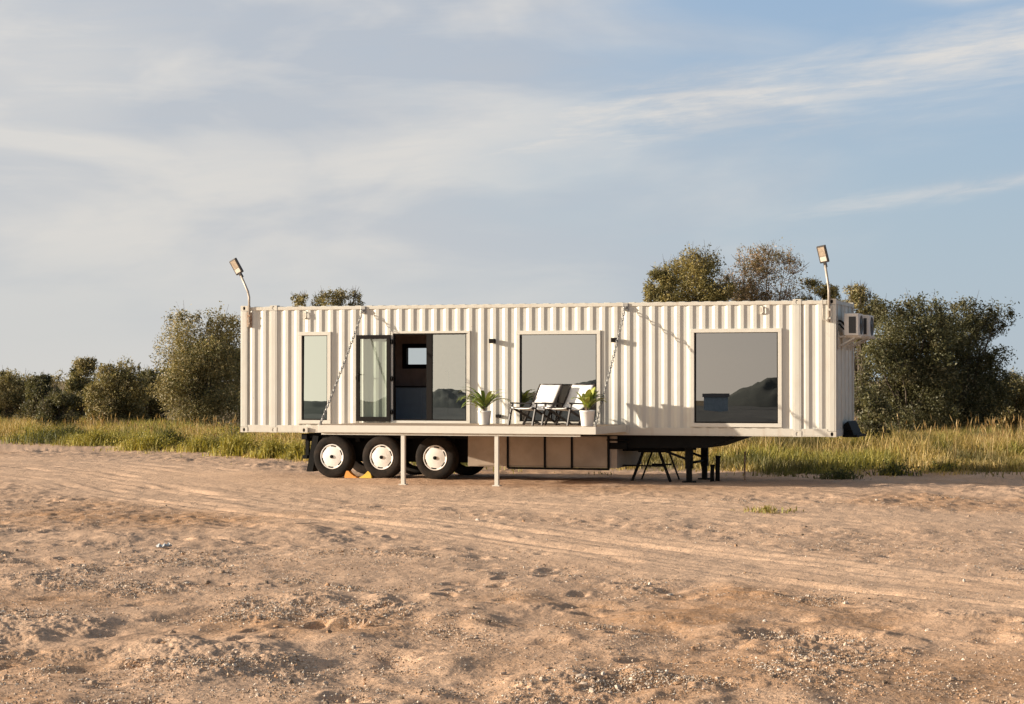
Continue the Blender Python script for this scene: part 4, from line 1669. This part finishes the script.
OLIVE = [(0.165, 0.145, 0.062), (0.235, 0.195, 0.095), (0.105, 0.1, 0.042), (0.3, 0.25, 0.135)]
DARK = [(0.072, 0.072, 0.033), (0.105, 0.098, 0.046), (0.052, 0.054, 0.026), (0.155, 0.136, 0.078)]
YELLOW = [(0.2, 0.165, 0.06), (0.26, 0.21, 0.08), (0.12, 0.11, 0.045), (0.15, 0.13, 0.055)]
BROWN = [(0.2, 0.14, 0.085), (0.14, 0.12, 0.06), (0.27, 0.19, 0.12), (0.11, 0.1, 0.055)]
GL = 'trees and shrubs left of the container'
GR = 'trees behind and right of the container'
tree_px('shrub_tree', 6, 96, 371, 56, 'dark rounded tree cut by the left edge of the photo', group=GL, seed=3, n=5200, leaf=0.12, palette=OLIVE, base=0.02, lobes=18)
tree_px('shrub_tree', 44, 92, 375, 44, 'low olive tree second from the left edge', group=GL, seed=4, n=4600, leaf=0.12, palette=DARK, base=0.02, lobes=16)
tree_px('shrub_tree', 82, 94, 359, 40, 'narrow-topped olive tree between two lower rounded ones', group=GL, seed=51, n=5200, leaf=0.12, palette=OLIVE, base=0.02, lobes=18)
tree_px('shrub_tree', 62, 82, 391, 52, 'low dark bush in front of the narrow-topped olive tree', cat='bush', group=GL, seed=16, n=3800, leaf=0.11, palette=DARK, base=0.0, lobes=14)
tree_px('shrub_tree', 117, 86, 363, 66, 'wide olive tree next to the tall round tree by the container', group=GL, seed=6, n=7200, leaf=0.115, palette=OLIVE, base=0.02, lobes=22)
tree_px('shrub_tree', 150, 90, 370, 56, 'low dark tree tucked against the left side of the tall round tree', group=GL, seed=7, n=5200, leaf=0.12, palette=DARK, base=0.0, lobes=18)
tree_px('round_tree', 203, 80, 309, 98, 'tall round olive tree just left of the container', group=GL, seed=8, n=17000, leaf=0.10, palette=OLIVE, base=0.03, lobes=44)
tree_px('shrub_tree', 245, 84, 345, 60, 'olive tree half hidden by the left end of the container', group=GL, seed=9, n=5000, leaf=0.11, palette=DARK, base=0.0, lobes=16)
tree_px('shrub_tree', 30, 106, 373, 120, 'low far olive thicket showing between the trees at the left edge', group=GL, seed=31, n=3800, leaf=0.14, palette=OLIVE, base=0.0, lobes=20)
tree_px('shrub_tree', 105, 108, 371, 110, 'low far olive thicket behind the gap beside the narrow-topped tree', group=GL, seed=32, n=3800, leaf=0.14, palette=DARK, base=0.0, lobes=20)
tree_px('shrub_tree', -50, 96, 372, 80, 'olive tree just outside the left edge of the photo', group=GL, seed=33, n=3800, leaf=0.13, palette=OLIVE, base=0.0, lobes=18)
tree_px('shrub_tree', 1070, 72, 372, 80, 'olive tree just outside the right edge of the photo', group=GR, seed=34, n=3800, leaf=0.12, palette=OLIVE, base=0.0, lobes=18)
tree_px('shrub_tree', 938, 78, 362, 110, 'dark thicket filling the gap between the two broad dark trees', cat='bush', group=GR, seed=35, n=6000, leaf=0.12, palette=DARK, base=0.0, lobes=24)
tree_px('small_tree', 307, 88, 295, 44, 'tree top peeping just over the roof near the left floodlight', group=GR, seed=10, n=2600, leaf=0.1, palette=YELLOW, base=0.6, lobes=14, sparse=0.04)
tree_px('small_tree', 340, 86, 291, 50, 'second tree top over the roof, right beside the left chain anchor', group=GR, seed=12, n=3000, leaf=0.1, palette=OLIVE, base=0.6, lobes=14, sparse=0.04)
tree_px('tall_tree', 693, 76, 251, 84, 'leafy yellow-green tree rising behind the container roof', group=GR, seed=13, n=11000, leaf=0.10, palette=YELLOW, base=0.45, lobes=30, sparse=0.04)
tree_px('small_tree', 661, 74, 271, 42, 'small clump of yellow-green tree at the left foot of the leafy roofline tree', group=GR, seed=14, n=3400, leaf=0.1, palette=YELLOW, base=0.5, lobes=14)
tree_px('sparse_tree', 760, 78, 245, 92, 'thin brownish tree with bare twigs showing behind the roof', group=GR, seed=15, n=9000, leaf=0.085, palette=BROWN, base=0.45, lobes=30, sparse=0.18)
tree_px('small_tree', 819, 76, 281, 44, 'small tree top right behind the right floodlight pole', group=GR, seed=17, n=2600, leaf=0.1, palette=YELLOW, base=0.6, lobes=14)
tree_px('small_tree', 858, 72, 286, 52, 'loose tree top showing above the air conditioners', group=GR, seed=18, n=3000, leaf=0.10, palette=OLIVE, base=0.55, lobes=14, sparse=0.08)
tree_px('broad_tree', 908, 66, 298, 104, 'dark broad tree right beside the container end wall', group=GR, seed=19, n=14000, leaf=0.10, palette=DARK, base=0.02, lobes=40)
tree_px('broad_tree', 968, 68, 300, 96, 'dark broad tree with an overhanging right side near the photo edge', group=GR, seed=20, n=13000, leaf=0.10, palette=DARK, base=0.02, lobes=38)
tree_px('shrub_tree', 1010, 74, 376, 70, 'low paler olive tree at the right edge of the photo', group=GR, seed=21, n=5200, leaf=0.11, palette=OLIVE, base=0.0, lobes=18)
tree_px('shrub_tree', 872, 60, 385, 60, 'low dark bush in the shade at the end of the container', cat='bush', group=GR, seed=22, n=3600, leaf=0.10, palette=DARK, base=0.0, lobes=14)


# ------------------------------------------------------------------ grass and weeds
def blades(P, Hh, Wd, lean, cols, rg, head=None):
    """one bent blade per root: 5 vertices, a quad and a triangle"""
    n = len(P)
    a = rg.random(n) * 6.283
    d = np.stack([np.cos(a), np.sin(a), np.zeros(n)], 1)
    s = np.stack([-np.sin(a + rg.normal(size=n) * 0.8), np.cos(a + rg.normal(size=n) * 0.8), np.zeros(n)], 1)
    up = np.array([0, 0, 1.0])
    V = np.empty((n, 5, 3))
    w = Wd[:, None] * s * 0.5
    mid = P + up * (Hh * 0.55)[:, None] + d * (lean * Hh * 0.25)[:, None]
    tip = P + up * (Hh * (1 - 0.25 * lean))[:, None] + d * (lean * Hh * 0.8)[:, None]
    V[:, 0], V[:, 1] = P - w, P + w
    V[:, 2], V[:, 3] = mid + w * 0.85, mid - w * 0.85
    V[:, 4] = tip
    i = np.arange(n)[:, None] * 5
    Q = i + np.array([[0, 1, 2, 3]])
    T = i + np.array([[3, 2, 4]])
    return V.reshape(-1, 3), Q, T, np.repeat(cols, 5, axis=0)


def build_grass():
    rg = np.random.default_rng(21)
    n0 = 520000
    D = 46 + 46 * rg.random(n0) ** 1.2
    x = (rg.random(n0) - 0.5) * 0.62 * D
    gl = grass_line(x)
    off = D - gl
    dens = (sstep(-0.6, 1.8, off) + 0.13 * sstep(-4.5, -0.3, off) * sstep(0.02, 0.3, fbm(x * 0.9, D * 0.6, 305, 3))) * (0.45 + 0.55 * sstep(-0.28, 0.1, fbm(x * 0.55, D * 0.45, 301, 3)))
    lxx = (x - OX) * CT - (D - OY) * ST
    lyy = (x - OX) * ST + (D - OY) * CT
    dens *= ((lyy > 2.9) | (lxx < -0.3) | (lxx > CL + 0.6))
    rgt = sstep(-8, 4, x)
    dens = dens * (1 - sstep(0, 5, off - 9 - 7 * rgt)) * (1 - 0.55 * rgt * (1 - sstep(4, 9, off)) * sstep(0.2, -0.15, fbm(x * 0.6 + 7, D * 0.3, 307, 2)))
    k = rg.random(n0) < dens
    x, D, off = x[k], D[k], off[k]
    n = len(x)
    z = height(x, D, False)
    clump = 1.25 * fbm(x * 0.42, D * 0.3, 311, 3)
    left = 1 - sstep(-8, 2, x)
    rgt = 1 - left
    tall = sstep(0, 4.5, off - 1.5 - 2.0 * rgt)
    green = sstep(-0.04, 0.32, clump + 0.10 * (1 - tall) - 0.26 * tall * left)
    H = 0.2 + 0.22 * sstep(0, 1.4, off) + 0.30 * tall + 0.25 * clump
    H *= (0.55 + 0.75 * rg.random(n)) * (1 - 0.25 * left) * (1 - 0.12 * rgt)
    H = np.clip(H, 0.08, 1.3)
    straw = np.array([(0.5, 0.36, 0.13), (0.42, 0.31, 0.12), (0.56, 0.42, 0.19), (0.36, 0.28, 0.10)])[rg.integers(0, 4, n)]
    grn = np.array([(0.33, 0.295, 0.06), (0.26, 0.245, 0.05), (0.40, 0.345, 0.09), (0.18, 0.18, 0.045)])[rg.integers(0, 4, n)]
    mixf = np.clip(green + rg.normal(size=n) * 0.22, 0, 1)[:, None]
    C = straw * (1 - mixf) + grn * mixf
    darkp = sstep(0.1, 0.4, fbm(x * 0.7 + 40, D * 0.35, 321, 3) + 0.08 * rgt)[:, None] * 0.7
    C = C * (1 - darkp) + np.array([[0.055, 0.065, 0.025]]) * darkp
    C *= (0.75 + 0.5 * rg.random(n))[:, None]
    V, Q, T, Cc = blades(np.stack([x, D, z - 0.03], 1), H, 0.014 + 0.022 * rg.random(n), 0.15 + 0.65 * rg.random(n), C, rg)
    o = np_mesh('grass', V, Q, T, {'Col': Cc}, M['blade'])
    tag(o, 'tall yellow-green grass growing behind the container', 'grass', kind='stuff')
    # tall straw stalks with seed heads
    n1 = 9000
    D = 48 + 34 * rg.random(n1)
    x = (rg.random(n1) - 0.5) * 0.6 * D
    off = D - grass_line(x)
    lyy = (x - OX) * ST + (D - OY) * CT
    lxx = (x - OX) * CT - (D - OY) * ST
    k = (off > 1.3 + 2.5 * sstep(-8, 4, x)) & (off < 18) & (rg.random(n1) < 0.18 + 0.8 * sstep(0.0, 0.3, fbm(x * 0.3, D * 0.3, 331, 2))) & ((lyy > 3) | (lxx < -0.3) | (lxx > CL + 0.6))
    x, D = x[k], D[k]
    n = len(x)
    z = height(x, D, False)
    H = (0.75 + 0.5 * rg.random(n)) * (1 - 0.22 * (1 - sstep(-8, 2, x))) * 0.92
    C = np.array([(0.5, 0.36, 0.17), (0.42, 0.28, 0.13), (0.58, 0.44, 0.23)])[rg.integers(0, 3, n)]
    base = np.stack([x, D, z - 0.02], 1)
    V, Q, T, Cc = blades(base, H, np.full(n, 0.012), 0.1 + 0.25 * rg.random(n), C, rg)
    tips = V.reshape(n, 5, 3)[:, 4]
    mids = V.reshape(n, 5, 3)[:, 2]
    Vs, Qs, Ts, Cs = [V], [Q], [T], [Cc]
    cnt = len(V)
    for rep in range(3):
        dv = tips - mids
        P = tips - dv * 0.10
        a = dv / np.linalg.norm(dv, axis=1)[:, None]
        b = np.cross(a, rg.normal(size=(n, 3)))
        b /= np.linalg.norm(b, axis=1)[:, None]
        L, Wd = 0.16 + 0.1 * rg.random(n)[:, None], 0.03
        q = np.empty((n, 4, 3))
        q[:, 0], q[:, 1], q[:, 2], q[:, 3] = P - a * L * 0.5, P + b * Wd * 0.5, P + a * L * 0.6, P - b * Wd * 0.5
        Vs.append(q.reshape(-1, 3))
        Qs.append(np.arange(n * 4).reshape(n, 4) + cnt)
        Cs.append(np.repeat(C * 1.05, 4, axis=0))
        cnt += n * 4
    o = np_mesh('seed_stalks', np.vstack(Vs), np.vstack(Qs), T, {'Col': np.vstack(Cs)}, M['blade'])
    tag(o, 'straw-coloured seed stalks standing above the grass', 'grass', kind='stuff')


build_grass()


def tuft(name, u, v, r, h, n, label, cat, pal, seed, group=None, leafy=False, D=None):
    rg = np.random.default_rng(seed)
    n = int(n * 0.75)
    x, y = gp(u, v) if D is None else at(u, D)
    if v is None:                                   # at the ragged edge of the grass
        for _ in range(12):
            y = float(grass_line(np.array([x]))[0]) + D
            x = (u - 512) / F * y
    gz = float(height(np.array([x]), np.array([y]))[0])
    a = rg.random(n) * 6.283
    rr = r * np.minimum(np.abs(rg.normal(size=n)) * 0.6, 1.5)
    P = np.stack([np.cos(a) * rr * 1.3, np.sin(a) * rr, np.full(n, -0.02)], 1)
    H = h * (0.5 + 0.7 * rg.random(n)) * np.clip(1 - 0.4 * (rr / r) ** 2, 0.25, 1) * (1 + 0.5 * fbm(P[:, 0] * 3 + seed, P[:, 1] * 3, 66, 2))
    C = np.array(pal)[rg.integers(0, len(pal), n)] * (0.7 + 0.6 * rg.random(n))[:, None]
    V, Q, T, Cc = blades(P, H, 0.014 + 0.02 * rg.random(n), 0.2 + 0.6 * rg.random(n), C, rg)
    if leafy:
        m_ = n * 2
        Pl = rg.normal(size=(m_, 3)) * np.array([r * 0.6, r * 0.5, h * 0.3]) + np.array([0, 0, h * 0.3])
        Pl[:, 2] *= 1 + 0.6 * fbm(Pl[:, 0] * 5 + seed, Pl[:, 1] * 5, 55, 2)
        Pl = Pl[Pl[:, 2] > 0.01]
        Cl = np.array(pal)[rg.integers(0, len(pal), len(Pl))] * (0.7 + 0.6 * rg.random(len(Pl)))[:, None]
        V2, Q2, C2 = leaves_mesh(Pl, 0.07, Cl, rg)
        Q = np.vstack([Q, Q2 + len(V)])
        V = np.vstack([V, V2])
        Cc = np.vstack([Cc, C2])
    o = np_mesh(name, V, Q, T, {'Col': Cc}, M['blade'])
    o.location = (x, y, gz)
    return tag(o, label, cat, group)


GRN = [(0.36, 0.31, 0.06), (0.29, 0.265, 0.05), (0.44, 0.37, 0.09), (0.22, 0.21, 0.05)]
DKG = [(0.085, 0.1, 0.035), (0.12, 0.125, 0.045), (0.06, 0.065, 0.025)]
GB = 'green bushes along the edge of the grass'
tuft('grass_bush', 240, None, 0.55, 0.72, 900, 'bright green bushy clump below the left end of the container', 'bush', GRN, 1, GB, True, D=0.7)
tuft('grass_bush', 272, None, 0.45, 0.6, 650, 'yellow-green clump between the left container end and the first wheel', 'bush', GRN, 2, GB, True, D=0.7)
tuft('grass_bush', 298, None, 0.36, 0.55, 500, 'green clump just left of the trailer mud flap', 'bush', GRN, 3, GB, True, D=0.7)
tuft('grass_bush', 205, None, 0.7, 0.55, 800, 'low yellow-green clump a step left of the container corner', 'bush', GRN, 4, GB, True, D=0.7)
tuft('grass_bush', 150, None, 0.9, 0.6, 1000, 'wide yellow-green clump on the sand edge below the tall round tree', 'bush', GRN, 5, GB, True, D=0.7)
tuft('grass_bush', 98, None, 0.9, 0.55, 1000, 'wide yellow-green clump on the sand edge below the wide olive tree', 'bush', GRN, 11, GB, True, D=0.7)
tuft('grass_bush', 42, None, 0.7, 0.6, 800, 'bright green clump at the near grass edge towards the left side of the photo', 'bush', GRN, 12, GB, True, D=0.7)
tuft('dark_bush', 66, None, 1.5, 0.62, 1500, 'long dark green bush within the golden grass at left', 'bush', DKG + GRN[3:], 13, 'dark bushes within the grass', True, D=2.2)
tuft('dark_bush', 168, None, 0.8, 0.7, 900, 'small dark green bush within the golden grass below the tall round tree', 'bush', DKG + GRN[3:], 14, 'dark bushes within the grass', True, D=2.0)
tuft('dark_bush', 250, 449, 0.9, 0.75, 900, 'dark green bush in the shade under the left end of the container', 'bush', DKG, 15, 'dark bushes within the grass', True)
tuft('weed', 838, 479, 0.42, 0.26, 260, 'dark leafy weed on the sand edge right of the stakes', 'weed', DKG, 6, 'dark weeds on the sand edge', True)
tuft('weed', 893, 475, 0.45, 0.32, 300, 'dark green weed in front of the broad dark trees', 'weed', DKG + GRN[:1], 7, 'dark weeds on the sand edge', True)
tuft('weed', 947, 471, 0.45, 0.3, 260, 'green weed at the grass edge towards the right side of the photo', 'weed', DKG + GRN, 8, 'dark weeds on the sand edge', True)
tuft('grass_tuft', 766, 513, 0.55, 0.15, 260, 'small dry grass tuft alone on the sand in front of the trailer', 'grass tuft', [(0.42, 0.34, 0.14), (0.28, 0.26, 0.08), (0.5, 0.39, 0.19)], 9)


# ------------------------------------------------------------------ pebbles, shells and clods on the sand
def build_gravel():
    rg = np.random.default_rng(77)
    ico = []
    ph = (1 + 5 ** 0.5) / 2
    for a in (-1, 1):
        for b in (-ph, ph):
            ico += [(0, a, b), (a, b, 0), (b, 0, a)]
    ico = np.array(ico, float) / math.sqrt(1 + ph * ph)
    bm = bmesh.new()
    vs = [bm.verts.new(p) for p in ico]
    bmesh.ops.convex_hull(bm, input=vs)
    bm.verts.index_update()
    T0 = np.array([[v.index for v in f.verts] for f in bm.faces])
    ico = np.array([v.co[:] for v in bm.verts])
    bm.free()
    octa = np.array([(1, 0, 0), (-1, 0, 0), (0, 1, 0), (0, -1, 0), (0, 0, 1), (0, 0, -1)], float)
    T1 = np.array([(0, 2, 4), (2, 1, 4), (1, 3, 4), (3, 0, 4), (2, 0, 5), (1, 2, 5), (3, 1, 5), (0, 3, 5)])
    pal = np.array([(0.56, 0.46, 0.37), (0.36, 0.27, 0.2), (0.46, 0.33, 0.23), (0.62, 0.55, 0.47), (0.24, 0.18, 0.13), (0.4, 0.25, 0.15)])
    Vs, Ts, Cs, cnt = [], [], [], 0
    for base, T_, n0, smin, smax, pw, spread in ((octa, T1, 520000, 0.0035, 0.0125, 2.0, 1.0), (ico, T0, 9000, 0.010, 0.032, 3.0, 0.6)):
        D = 12.8 + 26 * rg.random(n0) ** 1.6
        x = (rg.random(n0) - 0.5) * 0.56 * D
        g = 0.17 + 0.75 * grit_patch(x, D)
        g *= 0.4 + 1.2 * sstep(-0.05, 0.3, fbm(x * 2.2, D * 1.6, 401, 3))
        k = rg.random(n0) < g * (1 - 0.85 * track_mask(x, D)) * 0.75 * spread
        x, D = x[k], D[k]
        n = len(x)
        nv = len(base)
        z = height(x, D)
        s = smin + (smax - smin) * rg.random(n) ** pw
        sc = s[:, None] * (0.6 + 0.8 * rg.random((n, 3)))
        sc[:, 2] *= 0.75
        V = base[None] * (0.7 + 0.6 * rg.random((n, nv, 1))) * sc[:, None, :]
        a = rg.random(n) * 6.283
        ca, sa = np.cos(a)[:, None], np.sin(a)[:, None]
        X = V[..., 0] * ca - V[..., 1] * sa
        Y = V[..., 0] * sa + V[..., 1] * ca
        V[..., 0], V[..., 1] = X + x[:, None], Y + D[:, None]
        V[..., 2] += (z + s * 0.3)[:, None]
        Ts.append((T_[None] + np.arange(n)[:, None, None] * nv).reshape(-1, 3) + cnt)
        cnt += n * nv
        Vs.append(V.reshape(-1, 3))
        Cs.append(np.repeat(pal[rg.integers(0, len(pal), n)] * (0.75 + 0.4 * rg.random(n))[:, None], nv, axis=0))
    V, T, C = np.vstack(Vs), np.vstack(Ts), np.vstack(Cs)
    m = leaf_mat('pebble', 0.85, 0.0, spec=0.2)
    o = np_mesh('gravel', V.reshape(-1, 3), None, T, {'Col': C}, m)
    tag(o, 'loose pebbles and shell grit scattered over the sand', 'gravel', kind='stuff')


build_gravel()
# a scrap of crumpled clear plastic on the sand
rg_ = np.random.default_rng(3)
px_, py_ = gp(165, 549)
k = MB()
n = 7
vs, fs = [], []
for i in range(n):
    for j in range(n):
        vs.append(((i / (n - 1) - 0.5) * 0.17 + rg_.normal() * 0.012, (j / (n - 1) - 0.5) * 0.14 + rg_.normal() * 0.012, 0.015 + abs(rg_.normal()) * 0.03))
for i in range(n - 1):
    for j in range(n - 1):
        fs.append((i * n + j, (i + 1) * n + j, (i + 1) * n + j + 1, i * n + j + 1))
k.addv(vs, fs)
o = k.build('plastic_scrap', mat('pale_plastic', (0.5, 0.52, 0.53), 0.2, var=0.4, vscale=20))
o.location = (px_, py_, float(height(np.array([px_]), np.array([py_]))[0]))
tag(o, 'crumpled scrap of pale plastic lying on the sand at left', 'litter')


# ------------------------------------------------------------------ what the windows mirror: scrub, hills and a shed behind the viewer
def mirror_dir(u):
    """ground direction of the reflected view through picture column u"""
    k = (u - 512) / F
    d = Vector((k, 1, 0)).normalized()
    nrm = Vector((-ST, -CT, 0))
    return d - 2 * d.dot(nrm) * nrm


def mirror_pt(u, dist):
    p = world_of(lx(u), 0)
    return p + mirror_dir(u) * dist


def hill(name, u, dist, w, h, dep, seed):
    c = mirror_pt(u, dist)
    d = mirror_dir(u)
    s = Vector((-d.y, d.x, 0))
    n, m_ = 60, 30
    i, j = np.meshgrid(np.linspace(-1, 1, n), np.linspace(-1, 1, m_), indexing='ij')
    X = c.x + s.x * i * w + d.x * j * dep
    Y = c.y + s.y * i * w + d.y * j * dep
    bell = np.clip(1 - i * i, 0, 1) ** 1.2 * np.clip(1 - j * j, 0, 1)
    Z = -0.5 + (h + 0.5) * bell * (1 + 0.25 * fbm(i * 4 + seed, j * 3, seed, 3) + 0.10 * fbm(i * 22, j * 9, seed + 5, 3))
    idx = np.arange(n * m_).reshape(n, m_)
    q = np.stack([idx[:-1, :-1], idx[1:, :-1], idx[1:, 1:], idx[:-1, 1:]], -1).reshape(-1, 4)
    o = np_mesh(name, np.stack([X, Y, Z], -1).reshape(-1, 3), q, None, None, M['hill'], True)
    tag(o, 'low scrub-covered hill beyond the beach, mirrored in the windows', 'hill', kind='structure')


M['hill'] = mat('hill_scrub', (0.05, 0.063, 0.055), 0.95, col2=(0.08, 0.09, 0.075), vscale=0.12)
M['scrub'] = mat('scrub_ground', (0.04, 0.05, 0.053), 0.95, col2=(0.075, 0.078, 0.075), vscale=0.25)
hill('hill', 447, 420, 14, 4.2, 50, 5)
hill('hill', 612, 460, 20, 5.2, 60, 6)
hill('hill', 800, 430, 22, 7.0, 60, 8)
hill('hill', 318, 500, 30, 3.6, 60, 9)
# dark scrub field between beach and hills
n, m_ = 90, 60
dd = np.linspace(66, 520, m_)
uu = np.linspace(140, 960, n)
V = np.empty((n, m_, 3))
for i, u_ in enumerate(uu):
    o0 = world_of(lx(u_), 0)
    d_ = mirror_dir(u_)
    V[i, :, 0] = o0.x + d_.x * dd
    V[i, :, 1] = o0.y + d_.y * dd
V[..., 2] = 0.12 + 0.6 * np.clip(fbm(V[..., 0] * 0.2, V[..., 1] * 0.2, 88, 3) + 0.35, 0, 1.2) * sstep(66, 80, dd)[None] * (1 - sstep(440, 520, dd)[None])
idx = np.arange(n * m_).reshape(n, m_)
q = np.stack([idx[:-1, :-1], idx[1:, :-1], idx[1:, 1:], idx[:-1, 1:]], -1).reshape(-1, 4)
o = np_mesh('scrubland', V.reshape(-1, 3), q, None, None, M['scrub'], True)
tag(o, 'dark scrubland behind the viewer, mirrored in the windows', 'scrubland', kind='structure')
# pale shed mirrored in the right-hand window
sp = mirror_pt(716, 222)
sd_ = mirror_dir(716)
she = empty('shed', (sp.x, sp.y, 0), math.atan2(sd_.y, sd_.x) - math.pi / 2)
tag(she, 'pale blue-grey shed mirrored at the lower left of the right-hand window', 'shed')
k = MB()
k.box(-1.55, 1.55, 0, 2.5, 0, 2.2)
k.build('wall', mat('shed_wall', (0.72, 0.78, 0.8), 0.7, var=0.2, vscale=2), she)
k = MB()
k.addv([(-1.75, -0.2, 2.2), (1.75, -0.2, 2.2), (1.75, 2.7, 2.2), (-1.75, 2.7, 2.2), (-1.75, 1.25, 2.65), (1.75, 1.25, 2.65)], [(0, 1, 5, 4), (2, 3, 4, 5), (0, 4, 3), (1, 2, 5), (0, 3, 2, 1)])
k.build('roof', mat('shed_roof', (0.1, 0.1, 0.11), 0.8), she)
